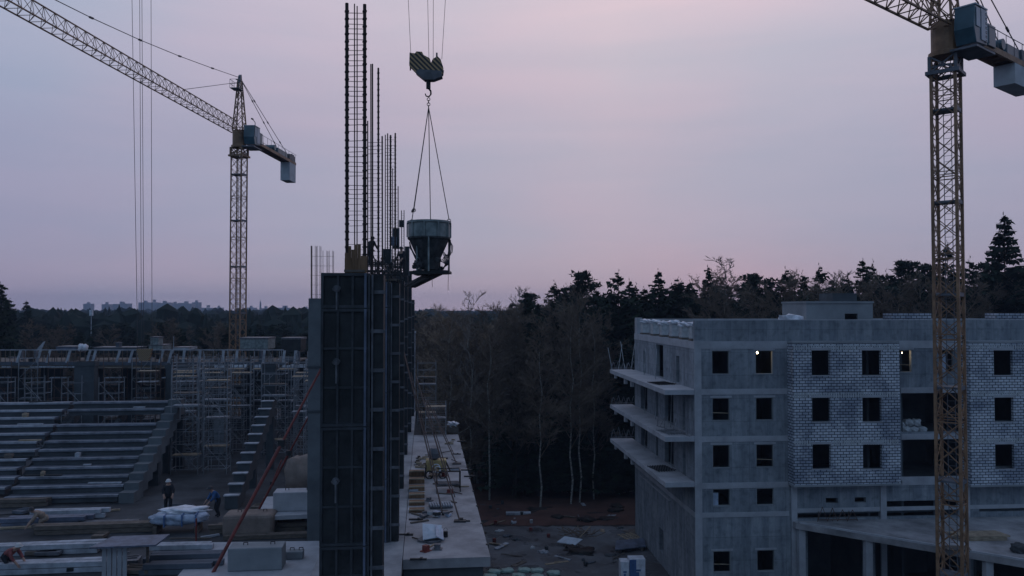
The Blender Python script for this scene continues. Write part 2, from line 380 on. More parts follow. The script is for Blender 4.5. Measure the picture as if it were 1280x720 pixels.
# side wall (x from 0 to .3) along y
sops = []
def sidebox(p0, p1, t, b):
    ya, za = bs(p0, t); yb, zb = bs(p1, b)
    ym = (ya+yb)/2
    y0_, y1_ = sorted((ya, yb)); return (y0_, y1_, min(za,zb), max(za,zb))
def sz(pm, t, b):  # z range at px pm
    return bs(pm, b)[1], bs(pm, t)[1]
def sop(pa, pb, t, b):
    y0_, y1_ = sorted((bs(pa, t)[0], bs(pb, t)[0])); z0, z1 = sz((pa+pb)/2, t, b); return (y0_, y1_, z0, z1)
sops += [sop(820,829,431,471), sop(804,807,439,468), sop(845,849,445,478)]
for k in (1, 2):
    zf0 = bands[k][1]; zf1 = bands[k-1][0] if k else 0
for k in (1,2,3):
    zf = bands[k][1]+.02; zc = bands[k-1][0]
    if k == 1: continue
    for y0_, y1_ in ((2.2,2.9),(5.2,7.6),(9.6,10.3),(13.0,15.2)):
        sops.append((y0_, y1_, zf, zc-.25))
sops.append(sop(824,829,661,690))
s_ = MB(); s_.wall(0.3, D, 0, bands[0][1], 0.0, 0.3, sops, fn=lambda a,d,z:(d,a,z))
s_.build('side_wall', WALL, B)
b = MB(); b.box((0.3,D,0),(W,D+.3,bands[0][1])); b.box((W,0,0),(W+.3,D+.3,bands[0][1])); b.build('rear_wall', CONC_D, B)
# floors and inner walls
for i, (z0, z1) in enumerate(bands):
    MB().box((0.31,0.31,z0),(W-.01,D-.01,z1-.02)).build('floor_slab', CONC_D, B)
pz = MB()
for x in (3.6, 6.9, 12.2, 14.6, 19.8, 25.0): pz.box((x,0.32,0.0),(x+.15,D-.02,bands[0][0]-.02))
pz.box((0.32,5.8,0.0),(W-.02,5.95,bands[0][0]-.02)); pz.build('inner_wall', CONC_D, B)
# protruding band courses and corner pier
for i, (z0, z1) in enumerate(bands):
    e = xw(985) if i else W
    m_ = MB(); m_.box((0.45,-0.035,z0),(e-.02,0.01,z1)); m_.build('floor_band', CONC_L, B)
    m_ = MB(); m_.box((-0.035,0.0,z0),(0.01,D-.02,z1)); m_.build('floor_band', CONC_L, B)
for i in (1,2,3):
    z0, z1 = bands[i]
    MB().box((xw(1126),-0.035,z0),(xw(1200),0.01,z1)).build('floor_band', CONC_L, B)
z0,z1 = bands[3]; 
MB().box((xw(985),-0.04,z1-.05),(W,0.0,z1+.2)).build('floor_band', CONC_L, B)
MB().box((xw(992),-0.04,zr(642)),(W,0.0,zr(637))).build('floor_band', CONC_L, B)
MB().box((-0.03,-0.055,0),(0.45,0.0,bands[0][1]+.05)).build('corner_pier', CONC_L, B)
for px in (991, 1102, 1206):
    MB().box((xw(px)-.2,-.12,0),(xw(px)+.2,0.0,zr(606))).build('pier', CONC_L, B)
# windows : raw reveals with a sill
for (x0,x1,z0,z1) in wins:
    f = MB(); t = .05
    f.box((x0,0.03,z0),(x0+t,.26,z1)); f.box((x1-t,0.03,z0),(x1,.26,z1)); f.box((x0+t,0.03,z1-t),(x1-t,.26,z1))
    f.box((x0+t,-.03,z0-.005),(x1-t,.26,z0+.05)); wo_ = f.build('window', CONC, B)
    kx = int(x0*7+z0*3) % 5
    if kx in (0,2): MB().bar((x0+t,.2,z0+.55),(x1-t,.2,z0+.50),.06,.04).build('guard_bar', WOOD, wo_)
    if kx in (1,2): MB().bar((x0+.35,.9,z0-.8),(x0+.35,.9,z1+.4),.07,n=6).build('floor_prop', TUBE_R, wo_)
    if kx == 3: MB().box((x0+t,.18,z0+.05),(x0+.45,.20,z1-.3)).build('plastic_sheet', FILM_B, wo_)
    MB().box((x0-.12,-.008,z1+.0),(x1+.12,-.002,z1+.14)).build('lintel', CONC_L, wo_)
# parapet
pp = MB(); pp.box((1.05,0,ZT-.001),(W,.25,ZT+.05)); pp.box((0.02,D-.25,bands[0][1]),(W,D,ZT-.1)); pp.box((W-.05,0.3,bands[0][1]),(W+.2,D-.3,ZT))
pp.build('parapet_coping', CONC_L, B)
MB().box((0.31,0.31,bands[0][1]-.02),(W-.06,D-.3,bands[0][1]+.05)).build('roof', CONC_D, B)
# brick bays
def bay(pa, pb, wpx):
    x0 = bl(pa, 500, -.9)[0]; x1 = bl(pb, 500, -.9)[0]
    zb0 = bl(pa+30, 606, -.9)[1]; zt = bl(pa+30, 429, -.9)[1]
    o = []
    for a, c in wpx:
        for t, bt in rows: o.append((bl(a,500,-.9)[0], bl(c,500,-.9)[0], bl(a,bt+1,-.9)[1], bl(a,t,-.9)[1]))
    m_ = MB(); m_.wall(x0, x1, zb0, zt, -.9, -.65, o)
    m_.box((x0,-.65,zb0),(x0+.25,-.003,zt)); m_.box((x1-.25,-.65,zb0),(x1,-.003,zt))
    bay_o = m_.build('masonry_bay', BRICK, B)
    n_ = MB()
    for (_, _), (_, _) in (): pass
    for zz in (zb0-.13, ):
        n_.box((x0-.03,-.93,zz),(x1+.03,-.003,zb0-.003))
    for bd in bands[1:3]: n_.box((x0+.25,-.65,bd[0]),(x1-.25,-.003,bd[1]))
    n_.box((x0,-.9,zt+.003),(x1,-.003,zt+.12))
    n_.build('bay_slab', CONC, bay_o)
    for q in o:
        f = MB(); f.box((q[0]-.08,-.925,q[3]),(q[1]+.08,-.88,q[3]+.16)); f.box((q[0]-.06,-.93,q[2]-.07),(q[1]+.06,-.7,q[2])); f.build('window', CONC_L, bay_o)
    sc_ = MB()                                                        # soldier courses
    for t in (0,1,2):
        zt_ = bands[t][0]; 
        if t == 0: zt_ = bands[0][0]+.1
        x = x0+.05
        while x < x1-.15:
            if not any(q[0]-.1 < x < q[1]+.05 and q[2] < zt_ < q[3]+.1 for q in o): sc_.box((x,-.915,zt_-.17),(x+.10,-.9,zt_+.17))
            x += .17
    sc_.build('soldier_course', SACK, bay_o)
bay(991.5, 1125, ((1015,1038),(1078,1102)))
bay(1212.5, 1345, ((1243,1267),(1305,1329)))
# balconies on the left side
for i, (pn, pf) in enumerate(((487.5,464.4),(546,510.5),(603,555.7))):
    z1 = bl(850, pn, 0)[1]; th = .32
    a = MB(); a.box((-2.05,-.02,z1-th),(-.04,18.4,z1))
    a.box((-2.05,16.2,z1-th-.3),(-1.85,16.5,z1-th)); a.box((-2.0,10.2,z1-th-.45),(-1.75,10.5,z1-th)); a.box((-2.0,12.6,z1-th-.45),(-1.75,12.9,z1-th))
    sl = a.build('balcony', CONC_L, B)
    p = MB()
    for y in (4.2, 8.4, 12.0): p.bar((-.5,y,z1),(-.15,y+.9,z1+2.3),.06,m=0)
    p.build('prop', TUBE, sl)
# sloped bracing on lower side wall
zz = bands[3][0]
MB().bar((-.05,15,zz-2.2),(-.05,6,zz-2.2),.18,.1).build('wall_ledge', CONC_L, B)
# stair head on the roof
x0, x1 = bl(1008,390,3)[0], bl(1091,390,3)[0]; zt = bl(1040,379,3)[1]
rh = MB(); wo = (bl(1056,390,3)[0], bl(1072,390,3)[0], ZT-.4, bl(1060,392,3)[1])
rh.wall(x0, x1, bands[0][1]+.05, zt, 3.0, 3.2, [wo]); rh.box((x0,3.2,bands[0][1]+.05),(x0+.2,7,zt)); rh.box((x1-.2,3.2,bands[0][1]+.05),(x1,7,zt)); rh.box((x0,7,bands[0][1]+.05),(x1,7.2,zt))
rh.box((x0-.05,2.92,zt+.002),(x1+.05,7.25,zt+.14))
st = rh.build('roof_stair_head', CONC, B)
cap = MB(); cap.box((bl(1041,372,4)[0],4.0,zt+.14),(bl(1071,372,4)[0],6.2,bl(1055,366.5,4)[1])); cap.build('vent_shaft', CONC_D, st)
# rooftop pallets and bags
def blob_mesh(seed, sx, sy, sz, n=3, rough=.18):
    bm = bmesh.new(); bmesh.ops.create_icosphere(bm, subdivisions=n, radius=1)
    rr = random.Random(seed); ph = [rr.uniform(0,6.28) for _ in range(6)]
    for v in bm.verts:
        c = v.co.copy(); k = 1+rough*(sin(c.x*4+ph[0])*sin(c.y*5+ph[1])+.6*sin(c.z*7+ph[2]+c.x*6)+.4*sin(c.y*11+ph[3]))
        q = max(abs(c.x),abs(c.y),abs(c.z)); c = c.lerp(c/q, .45)
        v.co = Vector((c.x*k*sx, c.y*k*sy, c.z*k*sz))
    me = bpy.data.meshes.new('m'); bm.to_mesh(me); bm.free()
    for p in me.polygons: p.use_smooth = True
    return me
def blob(name, loc, s, m, seed=1, rz=0, parent=None, rough=.18):
    me = blob_mesh(seed, *s, rough=rough); me.name = name; me.materials.append(m)
    o = bpy.data.objects.new(name, me); COL.objects.link(o); o.location = loc; o.rotation_euler = (0,0,rz)
    if parent: o.parent = parent
    return o
def bw(x, y, z): return Vector((BA.x+x*cB-y*sB, BA.y+x*sB+y*cB, z))
z_led = bands[0][1]
pys = [(bs(p,410)[0]) for p in (870,853.5,838,824.5,811,799)]
pn = ['at the corner beside the long parapet','second from the corner','third from the corner','fourth from the corner','bulging at the top, fifth from the corner','last before the far end']
for i, y in enumerate([1.1,3.4,6.0,8.8,11.6,15.0]):
    p = E('block_pallet', bw(0.02,y,z_led), BR, 'white wrapped block pallet on the roof edge, '+pn[i], 'pallet', 'wrapped pallets along the roof edge')
    h = ZT-z_led-.28+R.uniform(-.08,.08)
    q = MB().box((0.02,-.38,.12),(.56,.38,h)).build('block_stack', SACK, p, bevel=.06)
    MB().box((0.0,-.42,0),(.60,.42,.12)).build('pallet_base', WOOD_D, p)
    blob('film_top', (.30,0,h+.0), (.36,.46,.17), WHITE_F, seed=i+3, parent=p, rough=.3)
p = E('roof_end_post', bw(.02,17.1,z_led), BR, 'short concrete upstand at the far end of the pallet row', 'post'); MB().box((0,-.4,0),(.5,.3,ZT-z_led)).build('upstand', CONC_L, p)
for k, (a, c, d) in enumerate(((1115,1164,'behind the parapet left of the yellow crane mast'),(1245,1300,'behind the parapet at the photo edge'))):
    xa, xb = bl(a,395,2)[0], bl(c,395,2)[0]; zt_ = bl((a+c)/2,391.5,2)[1]
    p = E('masonry_stack', bw((xa+xb)/2,2.6,bands[0][1]), BR, 'long stack of white masonry blocks '+d, 'block stack','masonry stacks on the roof')
    w_ = (xb-xa)/2
    MB().box((-w_,-.6,.1),(w_,.6,zt_-bands[0][1])).build('blocks', BRICK, p); MB().box((-w_,-.55,0),(w_,.55,.098)).build('pallet_base', WOOD_D, p)
c = bl(987,395,1.5)
tag(blob('film_heap', bw(c[0],1.5,ZT-.1), (.75,.6,.42), WHITE_F, seed=9, rz=.3, rough=.35), 'crumpled white film heap beside the roof stair head', 'heap')
c = bl(866,382,19.5)
# sacks in loggia
zl = bl(1140,543)[1]
for i in range(7):
    px = 1129+i*5.2; x = bl(px,535)[0]; zz = zl+.2+(.32 if i%2 else 0)+(.15 if i in (3,5) else 0)
    tag(blob('sack', bw(x,.75+.2*(i%2),zz), (.30,.42,.24), SACK, seed=20+i, rz=R.uniform(-.5,.5)), 'full pale sack in the heap on the open loggia floor, second row of openings', 'sack', 'sacks in the loggia')
# lamps
for px, py, lb in ((946.5,441,'small lit bulb in the top row window nearest the masonry bay'),(1126.5,441,'small lit bulb at the edge of the window beside the crane mast')):
    x, z = bl(px, py, .5)
    p = E('work_lamp', bw(x,.5,z), 0, lb, 'lamp')
    bm = MB(); bm.lathe([(0.002,-.07),(.04,-.055),(.062,0),(.04,.055),(.02,.075)], n=12); bm.build('bulb', LAMP, p, smooth=True)
    MB().bar((0,0,.09),(0,0,.2),.05,n=8).build('lamp_holder', BLACK, p)
    MB().bar((0,0,.2),(0,0,.42 if py else .3),.02,n=4).build('cord', BLACK, p)
    l = bpy.data.lights.new('work_lamp_light','POINT'); l.energy = 7; l.color = (1,.75,.45); l.shadow_soft_size = .08
    lo = bpy.data.objects.new('work_lamp_light', l); COL.objects.link(lo); lo.parent = p; lo.location = (0,.15,-.05)
# rebar guards (zigzag)
def zigzag(name, p, q, h, n, lab, m=TUBE_R, tall=None):
    p = Vector(p); q = Vector(q); b = MB(); e = E(name, p, 0, lab, 'rebar guard'); d = q-p; rr = random.Random(n)
    pts = []
    for i in range(n+1):
        c = d*(i/n)+Vector((0,0,(h if i%2 else .02)*rr.uniform(.8,1.1))); pts.append(c)
    for a_, b_ in zip(pts, pts[1:]): b.bar(a_, b_, .035)
    for i in range(0,n,3): b.bar(d*(i/n), d*(i/n)+Vector((0.1,0,h*.8)), .03)
    b.build('zigzag_bars', m, e)
    r_ = MB(); r_.bar(Vector((0,0,.12)), d+Vector((0,0,.12)), .05); r_.build('bottom_rail', m, e)
    if tall:
        t = MB()
        for k in range(4):
            x = d*(.05+.28*k); t.bar(x, x+Vector((.35*(1 if k%2 else -1), .1, tall*rr.uniform(.75,1.05))), .05)
        t.build('leaning_bar', SACK, e)
    return e
for i, (pyy, lb) in enumerate(((464.4,'highest'),(510.5,'middle'),(555.7,'lowest'))):
    z1 = bl(850, (487.5,546,603)[i], 0)[1]
    zigzag('rebar_guard', bw(-2.0,18.2,z1), bw(.1,18.35,z1), (.75,.75,.95)[i], 9, 'zigzag rebar guard at the far end of the %s side balcony'%lb, tall=(2.6 if i==0 else None), m=TUBE)
    e = E('debris_stack', bw(-1.2,(4.5,2.0,4.6)[i],z1), BR+.2, ('loose rods lying on the highest side balcony','upright rods and scraps on the middle side balcony','dark reinforcement mesh lying on the lowest side balcony')[i], 'building material')
    q = MB()
    for k in range(7): q.bar((-.6+.2*k,-1.2,.05),(-.5+.2*k,1.0,.06),.04)
    for k in range(5): q.bar((-.7,-1+.4*k,.09),(.8,-1+.4*k,.09),.04)
    q.build('rods', BLACK if i!=1 else TUBE, e)
    if i == 1:
        q = MB()
        for k in range(9): q.bar((.4+R.uniform(-.2,.3),-2+.6*k,.03),(.5+R.uniform(-.2,.4),-2+.6*k+R.uniform(-.2,.2),R.uniform(.5,1.2)),.04)
        q.bar((.45,-2.1,.03),(.5,3.0,.03),.05); q.build('upright_rods', TUBE, e)
# rebar on loggia edge by lower band
# ---------------- canopy
zc = bl(992, 651)[1]
P0 = (xw(989), -.06); 
Pn = atZ(1280, 701.5, zc); dx, dy = Pn.x-BA.x, Pn.y-BA.y
Pl = (dx*cB+dy*sB, -dx*sB+dy*cB)
k = 1.9; Pf = (P0[0]+(Pl[0]-P0[0])*k, P0[1]-.5+(Pl[1]-P0[1]+.5)*k)
cn = E('entrance_canopy', BA, BR, 'wide wedge shaped concrete canopy slab on columns in front of the block', 'canopy')
cm = MB(); cm.poly([(P0[0],P0[1]),(P0[0],P0[1]-.5),Pf,(Pf[0],P0[1])], zc-.38, zc); cm.build('slab', CONC_SLAB, cn)
cm = MB(); cm.extr([(P0[0]+.25,P0[1]-.45,zc),(P0[0]+.25,P0[1]-.65,zc),(Pf[0],Pf[1]-.0,zc),(Pf[0],Pf[1]+.2,zc)],(0,0,.1)); cm.build('edge_upstand', CONC_L, cn)
def edge_pt(px):
    # intersection of view column with canopy edge line
    d = ray(px, 690); best = None
    for i in range(400):
        t = i/400; x = P0[0]+(Pf[0]-P0[0])*t; y = P0[1]-.5+(Pf[1]-P0[1]+.5)*t+.35; w_ = bw(x,y,0)
        e_ = abs(w_.x/w_.y - d.x/d.y)
        if best is None or e_ < best[0]: best = (e_, x, y)
    return best[1], best[2]
for px in (1003, 1086, 1236):
    x, y = edge_pt(px); MB().box((x-.22,y-.05,0),(x+.22,y+.35,zc-.38)).build('column', CONC_L, cn)
for x in (18, 23, 28): MB().box((x,-.9,0),(x+.4,-.5,zc-.38)).build('column', CONC_L, cn)
# boards on canopy
def boards(name, loc, rz, lab, n, L, Wd, m, cat='timber', h=.05, gap=.02, jitter=.15, layers=1, group=None):
    e = E(name, loc, rz, lab, cat, group)
    rr = random.Random(hash(lab) % 9999 if False else sum(map(ord, lab)))
    for ly in range(layers):
        q = MB()
        for i in range(n):
            y = -n*(Wd+gap)/2 + i*(Wd+gap)
            j = rr.uniform(-jitter, jitter); a = rr.uniform(-.03,.03)
            q.cb((j, y, .06*0+h/2+ly*h*1.15), (L*rr.uniform(.85,1), Wd, h), rz=a)
        q.build('board_layer', m, e)
    return e
c = atZ(1222,672,zc+.01); boards('plank_stack', c, .05, 'long pale planks stacked on the canopy behind the crane mast', 5, 3.4, .22, WOOD, layers=3, h=.09)
c = atZ(1196,686,zc+.01); boards('board_stack', c, -.1, 'small board pile on the canopy edge inside the crane mast line', 4, 1.4, .2, WOOD_D, layers=2)
a_ = atZ(1022,652,zc); b_ = atZ(1072,651.5,zc); zigzag('rebar_guard', a_, b_, .9, 8, 'rusty zigzag bars standing on the canopy by its corner')
a_ = atZ(1275,690,zc); tag(blob('debris_heap', a_+Vector((0,0,.2)), (.5,.4,.3), BUCKET_D, seed=77), 'dark debris heap on the canopy at the photo edge', 'heap')

# ------------------------------------------------------------------ cranes
def lattice(b, w0, z0, z1, sec, ch=.10, br=.05, w1=None, m=0):
    w1 = w1 or w0; n = max(1, round((z1-z0)/sec)); C = [(-1,-1),(1,-1),(1,1),(-1,1)]
    wz = lambda z: (w0+(w1-w0)*(z-z0)/(z1-z0))/2
    P = lambda i, z: Vector((C[i%4][0]*wz(z), C[i%4][1]*wz(z), z))
    for i in range(4): b.bar(P(i,z0), P(i,z1), ch, m=m)
    for k in range(n):
        za = z0+(z1-z0)*k/n; zb = z0+(z1-z0)*(k+1)/n; zm = (za+zb)/2
        for i in range(4):
            if k % 4 == 0: b.bar(P(i,za), P(i+1,za), br*1.2, m=m); b.bar(P(i,za+.3), P(i+1,za+.3), br, m=m)
            b.bar(P(i,za), P(i+1,zb), br, m=m); b.bar(P(i+1,za), P(i,zb), br, m=m)
def truss(b, L, w, h, sec, ch=.10, br=.05, x0=0.0):   # along +x, triangular, top chord up
    n = round(L/sec)
    for y in (-w/2, w/2): b.bar((x0,y,0),(x0+L,y,0),ch)
    b.bar((x0,0,h),(x0+L-sec/2,0,h),ch)
    for k in range(n):
        xa = x0+L*k/n; xb = x0+L*(k+1)/n; xm = (xa+xb)/2
        for y in (-w/2, w/2):
            b.bar((xa,y,0),(xm,0,h),br); b.bar((xm,0,h),(xb,y,0),br)
        b.bar((xa,-w/2,0),(xa,w/2,0),br); b.bar((xa,-w/2,0),(xb,w/2,0),br)
def crane(loc, z_top, s, mrot, jdir, jib, cj, label, sec=1.15, detail=True, cabside=-1, cabw=1.85, cwh=1.3, ncw=6, head=6.2, jw=1.2, jh=1.3, rope_x=None, y2=None):
    e = E('tower_crane', loc, 0, label, 'tower crane', 'tower cranes over the site')
    zt = z_top
    m = MB(); lattice(m, s, 0, zt, sec, ch=.15 if detail else .12, br=.045 if detail else .036)
    mo = m.build('mast', CR_Y, e); mo.rotation_euler = (0,0,mrot)
    ld = MB(); 
    for x in (-.2,.2): ld.bar((x,.25,0),(x,.25,zt),.035)
    z = .3
    while z < zt: ld.bar((-.2,.25,z),(.2,.25,z),.022); z += .33
    lo = ld.build('ladder', CR_G, mo)
    k = 0
    for z in [zt-3.1-i*5.2 for i in range(int(zt/5.2))]:
        pl = MB(); pl.box((-s/2+.05,-s/2+.05,z),(s/2-.05,s/2-.05,z+.12)); 
        for q in (-1,1): pl.box((q*(s/2+.0)-.05,-s/2,z-.05),(q*(s/2)+.05,s/2,z+.17))
        pl.build('rest_platform', CR_G, mo)
    cg = MB()
    for z in (0.15, 0.9): cg.box((-s*1.6,-.25,0),(s*1.6,.25,.5)); cg.box((-.25,-s*1.6,0),(.25,s*1.6,.5)); break
    cg.build('cross_base', CR_G, mo)
    # slewing collar, turret
    sl = MB(); c = s*.5+.25
    for (x0,x1,y0,y1) in ((-c,c,-c,-s/2-.08),(-c,c,s/2+.08,c),(-c,-s/2-.08,-s/2-.08,s/2+.08),(s/2+.08,c,-s/2-.08,s/2+.08)): sl.box((x0,y0,zt-1.05),(x1,y1,zt-.85))
    lattice(sl, s+.12, zt-.9, zt, .9, ch=.16, br=.08)
    so = sl.build('slewing_collar', CR_G if detail else CR_Y, e); so.rotation_euler = (0,0,mrot)
    top = E('slewing_part', (0,0,0)); 
    top.parent = e; top.rotation_euler = (0,0,jdir)
    # turret built directly as parts oriented by jdir
    def part(mb, name, mt, **kw):
        o = mb.build(name, mt, e, **kw); o.rotation_euler = (0,0,jdir); return o
    bpy.data.objects.remove(top)
    t = MB(); t.lathe([(s*.72,zt),(s*.72,zt+.25),(s*.60,zt+.3),(s*.60,zt+1.7),(s*.6,zt+1.75),(s*.6,zt+1.95)], n=20)
    part(t, 'turret', CR_Y)
    zj = zt+1.6
    j = MB(); truss(j, jib, jw, jh, 1.25, x0=.7, ch=.10 if detail else .085, br=.05 if detail else .034)
    for v_i in range(len(j.v)): j.v[v_i] = (j.v[v_i][0], j.v[v_i][1], j.v[v_i][2]+zj)
    part(j, 'jib', CR_Y)
    cjb = MB()
    for y in (-.55,.55): cjb.box((-cj,y-.08,zj-.35),(-.5,y+.08,zj))
    x = -.8
    while x > -cj: cjb.box((x-.06,-.47,zj-.25),(x+.06,.47,zj-.1)); x -= .9
    cjb.box((-cj,-.46,zj-.09),(-.6,.46,zj-.03))
    part(cjb, 'counter_jib', CR_Y)
    rl = MB()
    for y in (-.75,.75):
        rl.bar((-cj+.3,y,zj+.95),(-2.9,y,zj+.95),.035)
        x = -2.9
        while x > -cj: rl.bar((x,y,zj-.1),(x,y,zj+.95),.03); x -= 1.3
    part(rl, 'handrail', CR_G)
    # tower head
    hd = MB(); lattice(hd, s*.95, 0, head, 1.2, ch=.11, br=.05, w1=.35)
    hd.v = [(v[0], v[1], v[2]+zj+.3) for v in hd.v]
    part(hd, 'tower_head', CR_Y)
    ap = MB(); ap.extr([(-.3,-.14,zj+head+.2),(.35,-.14,zj+head+.05),(.15,-.14,zj+head+.8),(-.15,-.14,zj+head+1.0)],(0,.28,0))
    ap.bar((.1,0,zj+head+.3),(1.1,0,zj+head+.1),.1); 
    part(ap, 'head_cap', CR_G)
    hp = MB(); zz = zj+head-1.0; hp.box((.35,-.5,zz),(1.6,.5,zz+.06))
    for a1,b1 in (((.4,-.5),(1.6,-.5)),((1.6,-.5),(1.6,.5)),((.4,.5),(1.6,.5))):
        for h_ in (.5,1.0): hp.bar((*a1,zz+h_),(*b1,zz+h_),.035)
    for p_ in ((.4,-.5),(1.0,-.5),(1.6,-.5),(1.6,.5),(1.0,.5),(.4,.5)): hp.bar((*p_,zz),(*p_,zz+1.0),.035)
    part(hp, 'service_basket', CR_G)
    # tie bars
    T = Vector((0,0,zj+head+.6)); ti = MB()
    far = Vector((jib*.82,0,zj+jh)); near = Vector((jib*.22,0,zj+jh))
    pts = [T+(far-T)*k_/7 + Vector((0,0,-.9*sin(pi*k_/7))) for k_ in range(8)]
    for p_, q_ in zip(pts, pts[1:]): ti.bar(p_, q_, .05); ti.bar(q_-(q_-p_).normalized()*.25, q_+(q_-p_).normalized()*.25, .13)
    ti.bar(T-Vector((0,0,.5)), near, .05)
    for y in (-.5,.5):
        q_ = Vector((-cj+1.6,y,zj)); ti.bar(T, q_, .05)
        for k_ in (.25,.5,.75):
            c_ = T.lerp(q_, k_); dd = (q_-T).normalized()*.2; ti.bar(c_-dd, c_+dd, .11)
    part(ti, 'tie_bar', ROPE)
    # cab
    ys = cabside
    cb = MB(); y0, y1 = (ys*.8, ys*cabw); y0, y1 = min(y0,y1), max(y0,y1)
    zc0, zc1 = zt+.3, zt+2.35
    cb.extr([(-.9,y0,zc0+.1),(.55,y0,zc0+.0),(.85,y0,zc0+.8),(.7,y0,zc1),(-.9,y0,zc1)],(0,y1-y0,0))
    co_ = part(cb, 'cab', CR_C, bevel=.04)
    gp = MB(); yo = y1+.012 if ys > 0 else y0-.012
    for yy, sg in ((y0-.02,-1),(y1+.02,1)):
        gp.box((-.86,min(yy,yy+sg*.02),zc0+.25),(-.05,max(yy,yy+sg*.02),zc1-.06)); gp.box((.08,min(yy,yy+sg*.02),zc0+.9),(.6,max(yy,yy+sg*.02),zc1-.12))
    gp.box((-.93,y0+.05,zc0+.22),(-.9,y1-.05,zc1-.02))
    gp.box((-.9,y0-.05,zc1+.003),(.72,y1+.05,zc1+.08))
    gl = gp.build('cab_side_panel', CR_P, co_)
    if detail:
        tx = MB()
        for kk in range(7):
            zq = zc1-.35-kk*.25
            for yy in (y0-.045, y1+.028):
                tx.box((-.80,yy,zq),(-.60,yy+.016,zq+.045)); tx.box((-.80,yy,zq+.10),(-.60,yy+.016,zq+.14)); tx.box((-.66,yy,zq+.045),(-.60,yy+.016,zq+.10))
        tx.build('side_lettering', BLACK, co_)
    pf = MB(); pf.box((-1.6,min(ys*.6,ys*2.0),zt-.02),(.9,max(ys*.6,ys*2.0),zt+.1)); 
    part(pf, 'cab_platform', CR_G)
    # machinery cabinet, counterweights
    mc = MB(); mc.box((-5.2,-.75,zj-.2),(-4.1,.75,zj+1.1)); part(mc, 'electrical_cabinet', CR_C, bevel=.03)
    hw = MB(); hw.box((-cj*.82,-.5,zj),(-cj*.62,.5,zj+.7)); hw.lathe([(.34,-.6),(.34,.6)], n=14)
    hw.v = hw.v[:8]+[( -cj*.55+v[0], v[2], zj+.45+v[1]) for v in hw.v[8:]]
    part(hw, 'hoist_winch', CR_C)
    cw = MB()
    for q in range(ncw): cw.box((-cj+.15+.62*q,-.62,zj-.36-cwh),(-cj+.15+.62*q+.615,.62,zj-.36))
    cwo = part(cw, 'counterweight', CR_CW)
    bx = MB(); bx.box((-cj+.3,-.6,zj),(-cj+2.6,.6,zj+.75)); bx.box((-cj+.4,-.5,zj+.75),(-cj+1.4,.5,zj+.95)); part(bx, 'winch_housing', STEEL_W, bevel=.04)
    lp = MB(); lp.bar((-2.6,.8,zj),(-2.6,.8,zj+1.9),.06); lp.bar((-2.6,.8,zj+1.9),(-1.9,.8,zj+2.1),.06); lp.bar((-1.95,.8,zj+2.1),(-1.5,.8,zj+2.1),.14)
    part(lp, 'floodlight_arm', BLACK)
    return e, zj
# right crane
RC = atY(1190.5, 690, 45.0); RC.z = 0
zt_r = atY(1183, 72, 45.0).z
e1, zj_r = crane(RC, zt_r, 1.22, radians(-41.4), atan2(-.63,-.78), 50, 12.4, 'tall yellow lattice tower crane standing in front of the apartment block', cabside=1)
LC = atY(297, 430, 90.0); LC.z = 0
zt_l = atY(297, 185, 90.0).z
e2, zj_l = crane(LC, zt_l, 1.25, radians(-12), atan2(-1,-.053), 62, 18.0, 'yellow lattice tower crane with long jib rising above the stands', detail=False, cabside=1, head=5.8, cabw=2.0, cwh=2.4, ncw=4)
# trolley + hook of right crane
HK = Vector((0,0,0)); jd = Vector((-.78,-.63,0)).normalized()
best = min((abs((RC.x+jd.x*t)/(RC.y+jd.y*t)+.1055), t) for t in [i*.05 for i in range(600,820)])
HK = RC+jd*best[1]; HY = HK.y
jr = atan2(jd.y, jd.x)
def H(px, py): return atY(px, py, HY)
hb = E('crane_hook_block', (HK.x, HK.y, H(540,85).z), 0, 'striped black and yellow hook block hanging on four ropes', 'hook block')
c0 = H(533,85)
def rel(px, py, dy=0.0, base=None):
    p_ = H(px, py) - Vector(hb.location); p_.y += dy; return p_
lobe1 = [(512.5,67),(519,68),(521,65.5),(528,66),(530,70),(537.5,74),(539,79),(538,96),(533,100),(526,95),(519,90),(512,83)]
lobe2 = [(539,80),(541,75),(547,71),(551,75),(554,84),(554,92),(549,98),(541,100),(536,101)]
q = MB(); q.extr([rel(a,b_,-.10) for a,b_ in lobe1][::-1],(0,.22,0)); q.build('sheave_housing', STRIPE, hb)
q = MB(); q.extr([rel(a,b_,-.08) for a,b_ in lobe2][::-1],(0,.18,0)); q.build('sheave_housing', STRIPE, hb)
q = MB(); q.extr([rel(a,b_,-.13) for a,b_ in ((524,88),(552,90),(553,97),(542,101),(531,101),(520,92))][::-1],(0,.28,0)); q.build('lower_plate', STEEL_W, hb)
q = MB(); q.bar(rel(546,71),rel(546,66),.05,n=8); q.bar(rel(513,83),rel(513,88),.04,n=8); q.bar(rel(554,88),rel(553,95),.05,n=8); q.build('guard_rod', STEEL_W, hb)
q = MB(); q.bar(rel(535.5,100),rel(535.5,111),.13,n=10); q.build('swivel', BLACK, hb)
def ring(b, c, r, t, n=14, tilt=0):
    pts = [Vector(c)+Vector((r*cos(2*pi*i/n)*cos(tilt), r*cos(2*pi*i/n)*sin(tilt), r*sin(2*pi*i/n))) for i in range(n)]
    for i in range(n): b.bar(pts[i], pts[(i+1)%n], t, n=6)
q = MB()
pts = [(535.5,110),(538.5,114),(538.6,118),(536,121),(532.5,120),(531.6,117)]
for i in range(5): q.bar(rel(*pts[i]), rel(*pts[i+1]), .055-.006*i, n=8)
q.build('hook', STEEL_D, hb)
ztrol = zj_r - H(540,85).z
